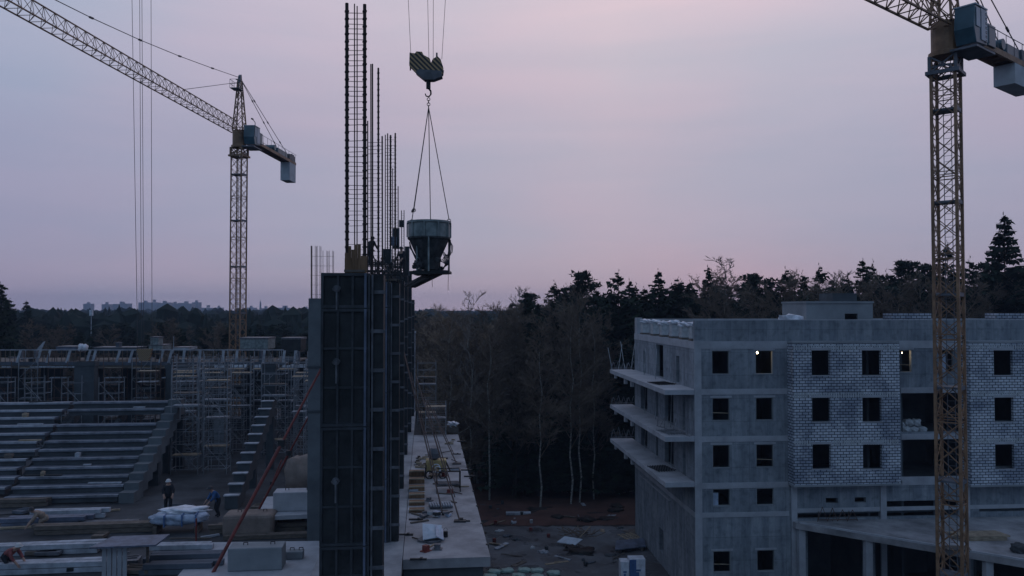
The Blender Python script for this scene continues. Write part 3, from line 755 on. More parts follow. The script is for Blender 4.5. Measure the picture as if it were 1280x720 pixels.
for (pa, pb, yy, xo) in ((513.5,511.0,67,-.9),(536.2,534.5,74,-.16),(541.5,541.2,74,.16),(552.3,555.5,74,.9)):
    a_ = rel(pa,yy); top = Vector((xo,0,ztrol-.1)); q = MB(); q.bar(a_, top, .014, n=5); q.build('hoist_rope', ROPE, hb)
q = MB(); q.box((-1.1,-.6,ztrol-.28),(1.1,.6,ztrol-.12)); 
for x in (-.9,.9): q.box((x-.2,-.7,ztrol-.14),(x+.2,-.5,ztrol+.1)); q.box((x-.2,.5,ztrol-.14),(x+.2,.7,ztrol+.1))
q.build('trolley', CR_G, hb)
# concrete bucket
BKC = H(536.3, 300); bkt = E('concrete_bucket', BKC, 0, 'blue grey conical concrete bucket hanging from chains beside the rebar columns', 'concrete bucket')
def bz(py): return H(536, py).z - BKC.z
rad = .0272*HY
q = MB(); q.lathe([(rad*.96,bz(298)),(rad*.96,bz(280)),(rad*1.02,bz(279.5)),(rad*1.02,bz(277)),(rad*.93,bz(277)),(rad*.9,bz(296))], n=28, cap=False); q.build('rim_drum', BUCKET, bkt)
q = MB(); q.lathe([(rad*.99,bz(297)),(rad*.99,bz(299)),(rad*.9,bz(301)),(rad*.52,bz(324)),(rad*.46,bz(334)),(rad*.44,bz(337))], n=28); q.build('cone', BUCKET_D, bkt)
for k in range(10):
    t = 2*pi*k/10+.2; q = MB(); q.box((rad*.97,-.02,bz(297)),(rad*1.03,.02,bz(279)), M=Matrix.Rotation(t,4,'Z')); q.build('rim_rib', BUCKET, bkt)
for px_, dy_ in ((523,-.35),(538.5,-.6),(523,.4),(548,.4),(561,.05)):
    q = MB(); a_ = H(px_,298)-BKC; b_ = H(px_,340)-BKC; a_.y += dy_; b_.y += dy_; q.bar(a_,b_,.05,n=6); q.build('leg', BUCKET if dy_<0 else BUCKET_D, bkt)
q = MB(); 
q.extr([Vector((H(a,b_)-BKC))+Vector((0,-.5,0)) for a,b_ in ((519,344),(563,342),(563,339),(548,338),(519,339))],(0,1.0,0)); q.build('base_tray', STEEL_D, bkt)
q = MB()
q.bar(H(548,340)-BKC, H(508,355)-BKC+Vector((0,1.2,0)), .26,.16); q.bar(H(534,344)-BKC+Vector((0,-.2,0)), H(500,357)-BKC+Vector((0,1.0,0)), .05); q.bar(H(512,341)-BKC, H(528,340)-BKC, .1); q.build('chute', STEEL_D, bkt)
q = MB(); rr = random.Random(4)
for k in range(16):
    a_ = H(rr.uniform(518,552), rr.uniform(324,340))-BKC; a_.y += rr.uniform(-.4,.4); q.cb(a_, (rr.uniform(.06,.2),rr.uniform(.06,.2),rr.uniform(.05,.16)), rz=rr.uniform(0,3), rx=rr.uniform(0,1))
q.build('gate_mechanism', BUCKET_D, bkt)
q = MB()
for k in range(4):
    pts = [H(510+k*1.2,301+k*3), H(514+k*2.5,314+k*2.5), H(519+k*2,325+k*2), H(526+k,336)]
    for a_, b_ in zip(pts, pts[1:]): q.bar(a_-BKC+Vector((0,-.2*k+.3,0)), b_-BKC+Vector((0,-.2*k+.3,0)), .03)
for k in range(4):
    pts = [H(562,300+k), H(566-k*1.5,308), H(565-2*k,316+3*k), H(558-k,319+k), H(552+k,312+3*k)]
    for a_, b_ in zip(pts, pts[1:]): q.bar(a_-BKC, b_-BKC, .022)
for k in range(5):
    pts = [H(551+k*1.5,326-k*2), H(557+k,330), H(554-k,337), H(549+k,333)]
    for a_, b_ in zip(pts, pts[1:]): q.bar(a_-BKC, b_-BKC, .03)
q.bar(H(563,300)-BKC, H(560.5,339)-BKC, .035)
q.build('hose_loops', ROPE, bkt)
q = MB(); q.bar(H(540,342)-BKC, H(540.4,359)-BKC,.012); q.bar(H(560.5,342)-BKC, H(560,363)-BKC,.012); q.build('tag_rope', ROPE, bkt)
sl = E('lifting_sling', H(535.7,122), 0, 'four leg chain sling between hook block and concrete bucket', 'sling'); S0 = H(535.7,122)
q = MB()
for k in range(4): ring(q, H(535.7,124+k*3.2)-S0, .045, .022, n=8, tilt=(pi/2)*(k%2))
q.build('chain', STEEL_D, sl)
for (x_, y_, dy_) in ((514,275,.15),(519.5,264,-.4),(535.7,273,.55),(561.3,275,0)):
    q = MB(); b_ = H(x_,y_)-S0; b_.y += dy_; q.bar(H(535.7,134)-S0, b_, .026, n=5); 
    if y_ == 264: q.bar(b_, H(514.5,264)-S0+Vector((0,.1,0)), .05)
    ring(q, b_+Vector((0,0,-.02)), .05, .022, n=8); q.build('sling_leg', ROPE, sl)
# hoist ropes of a crane whose jib is out of frame
hr = E('hoist_rope_set', atY(178,400,62), 0, 'faint set of thin vertical hoist ropes above the left stands', 'crane ropes'); O_ = atY(178,400,62)
for a, b_ in ((165,171.2),(174.6,176.6),(177.4,179.6),(188.8,190)):
    q = MB(); p_ = atY(a,0,62); r_ = atY(b_,380,62); dd = r_-p_; q.bar(p_-dd*.6-O_, r_+dd*.16-O_, .028, n=4); q.build('hoist_rope', ROPE, hr)
q = MB(); c_ = atY(181,441,62)-O_; q.extr([c_+Vector((-.6,-.15,.3)),c_+Vector((.6,-.15,.3)),c_+Vector((.35,-.15,-.6)),c_+Vector((-.35,-.15,-.6))],(0,.3,0)); q.build('hook_block', STRIPE, hr)

# ------------------------------------------------------------------ left complex
LR = radians(6.2)
F = Vector((-sin(LR), cos(LR), 0)); RR = Vector((cos(LR), sin(LR), 0))
ZS = 11.0
PC = atZ(613, 696, ZS)
pod = E('podium', PC, LR, 'long raised concrete podium slab with pale top running along the column row', 'podium')
Lp = 28.5
m = MB(); m.box((-3.15,0,ZS-.35-PC.z),(0,Lp,0)); m.build('deck_slab', CONC_SLAB, pod)
m = MB(); m.box((-3.12,.15,-ZS),(-.25,Lp-.2,-.35)); m.build('retaining_wall', CONC_D, pod)
m = MB(); m.box((-6.2,-12,-.353),(-3.17,42,.02)); m.build('column_strip', CONC_FLOOR, pod)
m = MB(); m.box((-6.1,-12,-ZS),(-3.4,42,-.353)); m.build('retaining_wall', CONC_D, pod)
for k in range(9): MB().cb((-.0, 1.5+3*k, -.12), (.10,.12,.3)).build('edge_bracket', STEEL_D, pod)
# column forms
Yc = [22.5, 31.05, 40.1, 49.4, 58.4, 67.1]
re = [463, 492.5, 500, 505.5, 511, 515]
forms = []
def cform(i, Yn, rp, wd, ztop, lab, wing=True):
    base = atY(rp, 386, Yn); base.z = ZS+.02
    e = E('column_formwork', base, LR, lab, 'column formwork', 'steel formwork of the column row')
    h = ztop-ZS-.02; dp = .9; wn = wd
    m = MB(); m.box((-wn,0,0),(0,dp,h-.02)); m.build('panel', STEEL_D, e)
    zz = h
    k = 0
    while zz > 0.2:
        ph = min(3.3 if k else 1.0, zz); z0 = zz-ph
        fr = MB()
        for (a_, b_) in ((-wn,-wn+.07),(-.07,0)): fr.box((a_,-.07,z0+.01),(b_,-.002,zz-.01))
        for z_ in (z0+.01, zz-.09): fr.box((-wn+.07,-.07,z_),(-.07,-.002,z_+.08))
        for x_ in (-wn*.66, -wn*.36): fr.box((x_-.03,-.06,z0+.09),(x_+.03,-.002,zz-.09))
        if ph > 2:
            for z_ in (z0+ph*.33, z0+ph*.66): fr.box((-wn+.07,-.05,z_-.03),(-.07,-.002,z_+.03))
        fr.build('panel_frame', STEEL_F, e)
        ed = MB(); ed.box((-.165,-.13,z0+.02),(-.10,-.071,zz-.02)); ed.build('edge_channel', STEEL_ED, e)
        tn = MB(); zt__ = z0+ph*.55; xx = -wn*.68
        tn.bar((xx,-.16,zt__),(xx,-.05,zt__),.2,n=8); tn.bar((xx,-.2,zt__),(xx,-.16,zt__),.1,n=8)
        tn.bar((xx-.11,-.13,zt__-.02),(xx+.11,-.13,zt__+.02),.06); tn.bar((xx,-.1,zt__-.6),(xx,-.1,zt__),.045)
        tn.build('tie_nut', STEEL_W, e)
        zz -= ph; k += 1
    if wing:
        m = MB(); m.box((.02,.05,0),(.36,dp+.1,h-.05)); m.build('corner_panel', STEEL_D, e)
        m = MB()
        z_ = .6
        while z_ < h: m.box((.0,.0,z_),(.40,.045,z_+.10)); z_ += 1.1
        m.box((.03,-.03,0),(.08,.045,h-.05)); m.build('waler', STEEL_W, e)
    forms.append((e, h, wn)); return e
ords = ['nearest and widest dark steel column form with wing nuts','second dark steel column form behind the nearest','third dark steel column form in the row','fourth dark steel column form in the row','fifth dark steel column form in the row','farthest dark steel column form in the row']
wds = [1.36,1.3,1.3,1.25,1.2,1.1]
for i in range(6):
    cform(i, Yc[i], re[i]-(0 if i==0 else 7*22.5/Yc[i]), wds[i], [atY(430,341,22.5).z, atY(480,352,31).z, atY(480,350,40.1).z, atY(500,345,49.4).z, atY(505,340,58.4).z, atY(512,374,67.1).z][i], ords[i])
# plywood box in top of the first form
pb = E('plywood_shutter', atY(443,341,22.8), LR, 'brown plywood shutter boards standing in the top of the nearest column form', 'shutter')
m = MB(); rr = random.Random(3); Pz = pb.location.z
x = -.27
while x < .28:
    hh = .50+rr.uniform(-.08,.55)*(1 if x<.1 else .25); m.box((x,0,0),(x+.085,.04,hh)); x += .09
m.box((-.28,.045,.0),(.29,.35,.42)); m.build('boards', PLY, pb)
m = MB(); m.box((-.29,-.025,0.02),(.30,-.002,.09)); m.build('batten', WOOD_D, pb)
# rebar cages
def cage(bars, Y, ytops, ybot, lab, ties=.16, th=.05, dy=.55):
    p0 = atY(bars[0][0], ybot, Y); e = E('rebar_cage', p0, 0, lab, 'rebar cage', 'rebar cages above the column forms')
    rr = random.Random(int(Y*7)); xs = []
    for k, (px, yt, t) in enumerate(bars):
        for lay in (0, dy):
            if lay: continue
            m = MB(); a_ = atY(px, ybot, Y)-p0; b_ = atY(px+rr.uniform(-.3,.3), yt+rr.uniform(0,3), Y)-p0; a_.y += lay; b_.y += lay
            a_.z = 0; tt = abs(t)
            m.bar(a_, b_, tt, n=6); z_ = .3
            if tt > .07:
                while z_ < b_.z-.1:
                    c_ = a_.lerp(b_, z_/b_.z); m.cb(c_, (tt*1.1,tt*1.1,.05), rz=.4); z_ += .22
            m.build('bar', REBAR, e)
        xs.append(atY(px, ybot, Y).x-p0.x)
    x0, x1 = min(xs), max(xs); top = atY(bars[0][0], max(b_[1] for b_ in bars), Y).z-p0.z
    m = MB(); z_ = .4
    while z_ < top-.2:
        if rr.random() < .93:
            j = rr.uniform(-.02,.02)
            for ya in (0,.05): m.bar((x0,ya,z_),(x1,ya,z_+j),.008)
            for xa in (x0,x1): m.bar((xa,0,z_),(xa,.05,z_+j),.008)
        z_ += ties*rr.uniform(.8,1.25)
    m.build('stirrups', REBAR, e)
    return e
cage([(433.8,3,.10),(443.3,3,.034),(446.3,6,.034),(455.8,3,.10)], 22.9, 0, 341, 'tallest rebar cage rising from the nearest column form', ties=.15)
cage([(459.5,150,.05),(463.8,78,.05),(465.8,79,.06),(473,82,.075),(478,170,.06)], 31.3, 0, 352, 'rebar cage above the second column form with eight bars')
cage([(481.5,168,.05),(484.5,166,.06),(488,166,.09),(494,165,.08)], 40.5, 0, 352, 'dense rebar cage above the third column form')
cage([(490.5,208,.05),(497.8,232,.06),(494.2,206,.05)], 49.8, 0, 345, 'rebar cage above the fourth column form, thinner bars')
cage([(502,262,.06),(505,262,.06)], 58.8, 0, 345, 'short rebar cage above the fifth column form')
# form heads / guard panels
def gpan(px0, px1, y0, y1, Y, lab, m_=STEEL_D, th=.12):
    a_ = atY(px0, y1, Y); b_ = atY(px1, y0, Y)
    e = E('guard_screen', a_, LR, lab, 'panel'); q = MB(); q.box((0,0,0),(b_.x-a_.x,th,b_.z-a_.z)); q.build('sheet', m_, e)
    q = MB(); q.box((-.02,-.03,0),(.04,-.002,b_.z-a_.z)); q.box((b_.x-a_.x-.04,-.03,0),(b_.x-a_.x+.02,-.002,b_.z-a_.z)); q.build('stiffener', STEEL_W if m_ is STEEL_D else m_, e)
gpan(478.5,489,311,328,40.0,'dark square panel tied to the rebar above the third column form')
gpan(491,499,285,311,49.0,'tall dark panel tied to the rebar above the fourth column form')
gpan(499,505,275,284,58.0,'smallest dark panel high on the fifth rebar cage')
gpan(489.5,495.5,296,307,48.5,'pale grey square plate beside the tall dark guard panel', STEEL_ED)
gpan(506,511.5,308,345,57.8,'narrow dark climbing shield at the end of the column row')
# work platforms with rails
def platform(px0, px1, yb, Y, lab, dep=1.2, rails=(.5,1.0), dense=False):
    a_ = atY(px0, yb, Y); b_ = atY(px1, yb, Y); w_ = b_.x-a_.x
    e = E('work_platform', a_, LR, lab, 'work platform', 'work platforms on the column forms')
    q = MB(); q.box((0,-dep/2,-.08),(w_,dep/2,0)); q.build('deck', WOOD_D, e)
    q = MB(); 
    for y_ in (-dep/2, dep/2):
        for h_ in rails: q.bar((0,y_,h_),(w_,y_,h_),.05)
        x_ = 0
        while x_ <= w_+.01: q.bar((x_,y_,-.3),(x_,y_,max(rails)+.05),.05); x_ += w_/3
    if dense:
        rr = random.Random(5)
        for k in range(10): q.bar((rr.uniform(0,w_),rr.uniform(-.5,.5),-.3),(rr.uniform(0,w_),rr.uniform(-.5,.5),rr.uniform(.5,1.3)),.04)
    q.build('guard_rail', STEEL_D, e)
    q = MB(); 
    for x_ in (.1,w_-.1): q.bar((x_,dep/2,-.06),(x_,-dep/2,-.06),.08); q.bar((x_,dep/2,-1.0),(x_,-dep/2+.1,-.1),.07)
    q.build('bracket', STEEL_D, e)
    return e, a_
platform(455,482,338,45,'railed work platform where one dark worker stands', rails=(.25,.5))
platform(478,506,344,52,'cluttered railed platform at the far column forms', dense=True)
platform(455,500,349,36,'long low platform between the second and third column forms', rails=(.35,.7,.2), dense=True)
# lattice of form ties at the far columns
e = E('tie_lattice', atY(490,380,46), LR, 'open lattice of form ties and rods hanging below the platforms', 'lattice'); q = MB()
w_ = 18*46/1000
for k in range(6): q.bar((w_*k/5,0,0),(w_*k/5,.05,2.3),.035)
for k in range(9): q.bar((-.05,0,.1+.26*k),(w_+.05,0,.1+.26*k),.04)
q.build('rods', STEEL_D, e)

# concrete column behind front form
cc = E('concrete_column', atY(395.5,640,42), LR, 'pale bare concrete column behind the nearest column form', 'column'); bz0 = cc.location.z
hcol = atY(395,373,42).z-8; cc.location.z = 8
m = MB(); m.box((-.42,-.4,0),(.55,.5,hcol)); m.build('shaft', CONC_M, cc, bevel=.02)
for k, (z_) in enumerate((hcol-3.6, hcol-5.9)):
    m = MB(); m.box((-.46,-.46,z_),(.59,.54,z_+.1)); m.build('joint', CONC_D, cc)
cc2 = E('rebar_starter', Vector((cc.location.x,cc.location.y,8+hcol)), LR, 'thin rebar starter bars on top of the pale bare column', 'rebar cage')
for k, x in enumerate((-.32,-.28,-.1,0,.14,.3,.5,.62,.8)):
    for y_ in (-.2,.25):
        if k%2 and y_ > 0: continue
        q = MB(); q.bar((x,y_,0),(x-.02,y_,2.75 if x<.2 else 2.5),.05 if k in (1,) else .026, n=5); q.build('bar', REBAR, cc2)
q = MB()
for k in range(5): q.bar((-.35,-.2,.2+.5*k),(.82,-.2,.2+.5*k),.012)
q.build('stirrups', REBAR, cc2)

# lower floor
lf = MB(); a0 = Vector((-26,66,0))
ZF = 8.0
fl = E('lower_floor', (0,0,0)); bpy.data.objects.remove(fl)
def loc2(v):  # world -> left frame relative to PC
    d = v-PC; return d.dot(RR), d.dot(F)
x_r = -6.25
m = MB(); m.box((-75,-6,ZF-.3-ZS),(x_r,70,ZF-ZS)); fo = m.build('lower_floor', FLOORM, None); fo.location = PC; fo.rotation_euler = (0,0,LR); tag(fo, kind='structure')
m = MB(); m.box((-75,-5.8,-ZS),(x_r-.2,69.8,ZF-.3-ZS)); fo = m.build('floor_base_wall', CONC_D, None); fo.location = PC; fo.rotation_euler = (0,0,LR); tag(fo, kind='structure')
def slabpx(name, pts, z, th, m_, lab, cat):
    P = [atZ(a,b_,z) for a,b_ in pts]; e = E(name, P[0], 0, lab, cat); q = MB(); q.poly([(p.x-P[0].x,p.y-P[0].y) for p in P], -th, 0)
    q.build('slab', m_, e); return e
slabpx('concrete_pad', [(215,728),(258,678),(404,676),(410,728)], ZF+.25, .249, CONC_L, 'pale level concrete pad at the foot of the nearest column form', 'pad')
slabpx('concrete_pad', [(322,646),(330,621),(404,617),(404,642)], ZF+1.0, .22, CONC_L, 'raised pale landing slab under the blue grey block', 'slab')
e = E('landing_post', atZ(360,655,ZF), LR, 'row of short pale posts carrying the raised landing slab', 'posts'); 
for k in range(3):
    q = MB(); q.bar((-.4+1.0*k,.1,0),(-.4+1.0*k,.1,.75),.22,n=10); q.build('post', CONC_L, e)
def block(lab, px0, px1, yt, yb, z, m_, dep=1.4, name='concrete_block', bev=.05, cat='concrete block'):
    a_ = atZ(px0, yb, z); Y = a_.y; b_ = atY(px1, yb, Y); t_ = atY((px0+px1)/2, yt, Y)
    h = t_.z - z
    dep_ = dep; h = h/(1+0*dep_) 
    e = E(name, a_, LR, lab, cat); q = MB(); q.box((0,0,0.0),(b_.x-a_.x,dep,h)); o = q.build('body', m_, e, bevel=bev)
    q = MB(); 
    for x_ in (.25*(b_.x-a_.x), .75*(b_.x-a_.x)):
        q.bar((x_,dep/2,h),(x_,dep/2,h+.12),.03); q.bar((x_,dep/2,h+.12),(x_+.18,dep/2,h+.12),.03); q.bar((x_+.18,dep/2,h+.12),(x_+.18,dep/2,h),.03)
    q.build('lifting_loop', STEEL_D, e); return e
block('grey concrete block lying on the pale pad, nearest the camera', 284,351,686,715, ZF+.25, CONC, 1.0)
block('tan rounded concrete block crossed by the red props', 277,340,645,673, ZF+.0, TAN, 1.5, bev=.18)
block('blue grey block on the raised landing slab', 341,394,616,640, ZF+1.0, CONC_L, 1.1)
block('low flat concrete block on the pale pad beside the grey block', 356,378,690,700, ZF+.25, CONC, .5)
a_ = atZ(357,628,ZF+1); tag(blob('bulk_bag', a_+Vector((0,3.5,.9)), (.95,.8,1.1), TAN, seed=5, rough=.1), 'round tan bulk bag standing behind the blue grey block', 'bulk bag')
# wrapped white bundle
a_ = atZ(218,668,ZF)+Vector((0,.6,0)); e = E('wrapped_bundle', a_, LR+.05, 'bundle wrapped in white and blue film lying on bearers', 'wrapped bundle')
blob('white_wrap', (0,0,.72), (1.5,.7,.30), FILM_B, seed=11, parent=e, rough=.12); q = MB()
for x in (-.6,.3,1.0): q.box((x-.03,-.74,.42),(x+.03,.74,1.04))
q.build('strap', BLUE_W, e)
blob('top_film', (.2,.25,1.05), (1.1,.55,.16), WHITE_F, seed=13, parent=e, rough=.25)
q = MB(); q.box((-1.2,-.6,0),(-1.0,.6,.42)); q.box((.9,-.6,0),(1.1,.6,.42)); q.build('bearer', WOOD_D, e)
# formwork table (sheet on legs)
a_ = atZ(162,720,ZF); e = E('formwork_table', a_, LR, 'grey formwork table with a tilted sheet top and board legs', 'formwork table')
hz = atY(162,680,a_.y).z-ZF
q = MB(); q.extr([(-1.5,-.6,hz),(1.3,-.6,hz+.03),(1.45,.9,hz+.08),(-1.1,.9,hz+.05)],(0,0,.07)); q.build('top', STEEL_ED, e)
q = MB(); 
for k in range(5): q.box((-1.15+.22*k,-.12,0),(-.97+.22*k,-.06,hz))
q.build('leg_boards', CONC_L, e); q = MB(); q.bar((.6,.5,0),(.6,.5,hz),.1); q.bar((-1,.5,0),(-1,.5,hz),.1); q.build('leg', WOOD_D, e)
# timbers and board stacks on the floor
TL = [((340,652),3.2,.22,WOOD,'pale plank leaning across beams near the raised landing',0.06),
      ((330,663),5.2,.26,WOOD_D,'long brown timber beam in front of the tan block',0.0),
      ((345,671),5.0,.24,WOOD_D,'long dark timber beam at the pad edge',0.0),
      ((120,664),6.5,.3,WOOD_D,'long dark timbers lying behind the formwork table',0.02),
      ((90,646),4.4,.3,STAND_L,'pale precast plank lying beside the crouching worker',0.03),
      ((60,655),4.6,.34,STEEL_ED,'bluish steel beam lying in front of the crouching worker',0.02),
      ((45,690),6.5,.34,STAND_L,'long pale edge plank near the reddish clad worker',0.03),
      ((75,712),5.2,.34,STAND_L,'pale edge plank closest to the camera on the lower floor',0.02),
      ((235,690),3.2,.3,STAND_L,'pale stacked plank at the left end of the concrete pad',-0.02),
      ((228,702),3.3,.3,STAND,'grey stacked plank below the pale one by the pad',-0.02),
      ((226,714),3.4,.3,STAND,'lowest grey plank at the pad corner',-0.02),
      ((140,655),3.4,.2,STEEL_W,'thin steel sheet strips near the white bundle',0.0),
      ((20,632),4.5,.3,WOOD_D,'dark timber under the bottom tread of the pale stands',0.02)]
for (pp_, L, wd, m_, lab, az) in TL:
    boards('timber_beam', atZ(*pp_, ZF+.02), LR+az, lab, 2, L, wd, m_, h=.22, layers=2 if wd>.25 else 1, jitter=.3)
rr = random.Random(21)
for k in range(46):
    px = rr.uniform(0,395); py = rr.uniform(632,716)
    if 250<px and py>672: continue
    v = atZ(px,py,ZF+.01); kind = rr.choice(['board','panel','pipe'])
    nm = {'board':'loose_board','panel':'form_shutter','pipe':'steel_pipe'}[kind]
    lb = {'board':'loose offcut board lying on the cluttered lower floor','panel':'small dark form panel lying on the cluttered lower floor','pipe':'thin steel pipe lying on the cluttered lower floor'}[kind]
    q = MB(); L = rr.uniform(.8,2.6)
    if kind == 'board': q.cb((0,0,.06),(L,rr.uniform(.12,.25),.1))
    elif kind == 'panel': q.cb((0,0,.15),(L*.7,.8,.16)); q.cb((0,0,.25),(L*.6,.08,.06)); q.cb((0,.3,.25),(L*.6,.08,.06))
    else: q.bar((-L/2,0,.06),(L/2,0,.08),.07,n=6)
    o = q.build(nm, rr.choice([WOOD_D,STEEL_W,STAND,STEEL_D]) if kind != 'board' else rr.choice([WOOD_D,WOOD,STAND_L]))
    o.location = v; o.rotation_euler = (0,0,LR+rr.gauss(0,.25)); tag(o, lb, {'board':'board','panel':'panel','pipe':'pipe'}[kind], {'board':'loose boards on the lower floor','panel':'small form panels on the lower floor','pipe':'loose pipes on the lower floor'}[kind])

# grandstand sections. frame: x along RR, s descending toward camera
SO = Vector((-.415*60, 60, atY(225,500,60).z))
def stand(x0, x1, n, mt, edge, lab, x_off=lambda k: 0, raker=None, riser=.425, run=.86, seedv=1, miss=()):
    e = E('grandstand', SO, LR, lab, 'grandstand'); rr = random.Random(seedv)
    for k in range(n):
        z = -riser*k; y = -run*k; xo = x_off(k)
        if k in miss: continue
        t = MB(); t.box((x0,y-run,z-.14),(x1+xo,y+.02,z)); t.build('tread', mt, e)
        MB().box((x0+.05,y-run+.10,z-riser),(x1+xo-.05,y-run+.18,z-.145)).build('riser', CONC_D, e)
        l = MB(); l.box((x0-.01,y-run-.03,z-.10),(x1+xo+.02,y-run-.002,z+.015)); l.box((x0-.01,y-run-.03,z+.004),(x1+xo+.02,y-run+.22,z+.02)); l.build('tread_edge', edge, e)
    nx = int((x1-x0)/3.6)+1
    for i in range(nx+1):
        x = x0+(x1-x0)*i/max(1,nx)
        r_ = MB(); L = n*run
        r_.extr([(x-.2,0.1,-.62),(x-.2,-L,-n*riser-.5),(x-.2,-L,-n*riser-.9),(x-.2,.1,-1.3)],(.3,0,0)); r_.build('raker_beam', CONC_D, e)
        MB().box((x-.2,-1.2,ZF-SO.z),(x+.2,-.8,-1.2)).build('column', CONC_D, e)
    return e
def raker(loc, n, lab, wd=.9, riser=.425, run=.86, m_=CONC, drop=.75, edges=True):
    e = E('raker_beam', loc, LR, lab, 'raker beam')
    pts = [(0,0.3,0)]
    for k in range(n): pts += [(0,-run*(k+1)+.0,-riser*k),(0,-run*(k+1),-riser*(k+1))]
    L = n*run; pts = [(0,.3,-drop-.1)]+pts+[(0,-L,-n*riser-drop)]
    q = MB(); k0 = len(q.v); N_ = len(pts)
    # strip sides as quads to stay planar and non-concave
    for k in range(n):
        q.box((0,-run*(k+1),-riser*k-drop-.4),(wd,-run*k,-riser*k))
    q.build('stepped_body', m_, e)
    if edges:
        for k in range(n):
            l = MB(); l.box((-.06,-run*(k+1)-.10,-riser*k+.004),(wd+.1,-run*(k+1)+.34,-riser*k+.07)); l.build('step_edge', STAND_L, e)
    MB().box((.1,.0,ZF-loc[2]),(wd-.1,.5,-.9)).build('column', CONC_D, e); MB().box((.1,-n*run*.5-.3,ZF-loc[2]),(wd-.1,-n*run*.5+.2,-n*riser*.5-.9)).build('column', CONC_D, e)
    return e
stand(-34, -7.5, 11, TREAD_P, STAND_L, 'grandstand section with pale precast treads at the photo edge', x_off=lambda k: -.15*(k%3)+.1, seedv=2)
stand(-7.15, -.55, 12, STAND, STAND_M, 'dark unfinished grandstand section between pale treads and stepped raker', seedv=3, miss=(2,))
raker(SO+RR*(-.5)+Vector((0,0,.12)), 12, 'stepped blue grey raker beam closing the dark grandstand', m_=CONC_M, edges=False)
SC = Vector((-.308*60, 60, atY(328,500,60).z))
raker(SC, 11, 'freestanding stepped raker beam with pale step edges in front of the scaffolding', wd=.75, riser=.44, run=1.08, m_=CONC_D)
rr = random.Random(91)
for k in range(40):
    x = rr.uniform(-22,-1); i = rr.randint(0,10); z_ = -.425*i+.02; y_ = -.86*i-rr.uniform(.3,.6)
    v = SO+RR*x+F*y_+Vector((0,0,z_)); q = MB(); L = rr.uniform(.4,2.6)
    if k%3: q.cb((0,0,.05),(L,rr.uniform(.1,.25),.08)); nm, lb, ct = 'loose_plank','loose plank lying along a grandstand tread','plank'
    else: q.cb((0,0,.14),(rr.uniform(.2,.5),.3,.26)); q.cb((0,0,.29),(.15,.1,.05)); nm, lb, ct = 'small_crate','small crate standing on a grandstand tread','crate'
    o = q.build(nm, rr.choice([STAND_L,WOOD_D,STEEL_D,WOOD,STEEL_W])); o.location = v; o.rotation_euler = (0,0,LR+rr.gauss(0,.1)); tag(o, lb, ct, ct+'s left on the grandstands')
# grey concrete columns among the scaffolding
cp = [(108,505,452,68,1.6,'dark'),(222,620,455,69,1.7,'grey'),(276,610,510,66,.8,'short'),(337,625,455,67,1.1,'tall'),(392,600,455,70,1.0,'x')]
cl_ = ['wide dark column under the deck above the pale treads','wide dark column behind the stepped raker of the dark grandstand','shorter blue grey column among the scaffolding','tall dark column behind the freestanding raker','dark column partly behind the pale bare column']
for (px, yb, yt, Y, wd, _), lb in zip(cp, cl_):
    p_ = atY(px, 450, Y); e = E('concrete_column', (p_.x,Y,ZF), LR, lb, 'column'); h = atY(px,yt,Y).z-ZF
    q = MB(); q.box((-wd/2,-.4,0),(wd/2,.4,h)); q.build('shaft', CONC_D if _ != 'short' else CONC, e); q = MB(); q.box((-wd/2-.15,-.55,0),(wd/2+.15,.55,.25)); q.build('footing', CONC_D, e)
    q = MB(); q.box((-wd/2-.08,-.45,h-.35),(wd/2+.08,.45,h)); q.build('capital', CONC_D, e)
# scaffold towers
def tower_mesh(h, w=1.6, d=1.2, m_=TUBE, seedv=0, planks=True):
    e = E('scaffold_tower', (0,0,-100), LR, '', 'scaffold', 'shoring scaffold towers under the deck'); rr = random.Random(seedv)
    q = MB()
    for x in (0,w):
        for y in (0,d): q.bar((x,y,0),(x,y,h+rr.uniform(-.3,.5)),.055)
    z = .4; k = 0
    while z < h:
        for y in (0,d): q.bar((0,y,z),(w,y,z),.045)
        for x in (0,w): q.bar((x,0,z),(x,d,z),.045)
        for x in (w*.33,w*.66): 
            if k%2: q.bar((x,0,z-.9),(x,0,z),.035)
        z += .9; k += 1
    q.build('frame', m_, e)
    q = MB(); z = .4; k = 0
    while z < h-1.8:
        q.bar((0,0,z),(w,0,z+1.8),.04) if k%2 else q.bar((w,0,z),(0,0,z+1.8),.04); z += 1.8; k += 1
    q.build('brace', m_, e)
    for k in range(3): z = .42+.9*rr.randint(1,int(h/.9)-1); MB().box((.03,.1,z+.03),(w-.03,d-.2,z+.08)).build('plank', (WOOD_D,STAND_L,WOOD)[(seedv+k)%3], e)
    return e
protos = [tower_mesh(7.9, m_=TUBE, seedv=1), tower_mesh(7.6, m_=TUBE_R, seedv=2), tower_mesh(7.8, w=1.9, m_=TUBE, seedv=3), tower_mesh(6.4, m_=TUBE, seedv=4)]
towers = []
first = set()
def put_tower(i, loc, rz, lab):
    p = protos[i]
    if i not in first:
        first.add(i); p.location = loc; p.rotation_euler = (0,0,rz); p['label'] = lab; return
    dup(p, loc, rz, lab)
rr = random.Random(9)
rown = ['front','second','third','fourth','rear']
for j, y in enumerate((58, 61.5, 65, 69, 73)):
    x = -.425*y
    while x < -.232*y:
        if not (j < 2 and -.35*y < x < -.30*y):
            put_tower(rr.choice((0,0,1,2)), Vector((x,y+rr.uniform(-.3,.3),ZF)), LR, 'steel shoring tower in the %s row between grandstand and pale bare column'%rown[j])
        x += 2.35+rr.uniform(-.15,.35)
for x in [-51+2.5*i for i in range(10)]:
    put_tower(rr.choice((1,2,1,0)), Vector((x+rr.uniform(-.3,.3), 71-.1*(x+40)*0, ZF)), LR, 'rust brown shoring tower behind the grandstands under the deck')
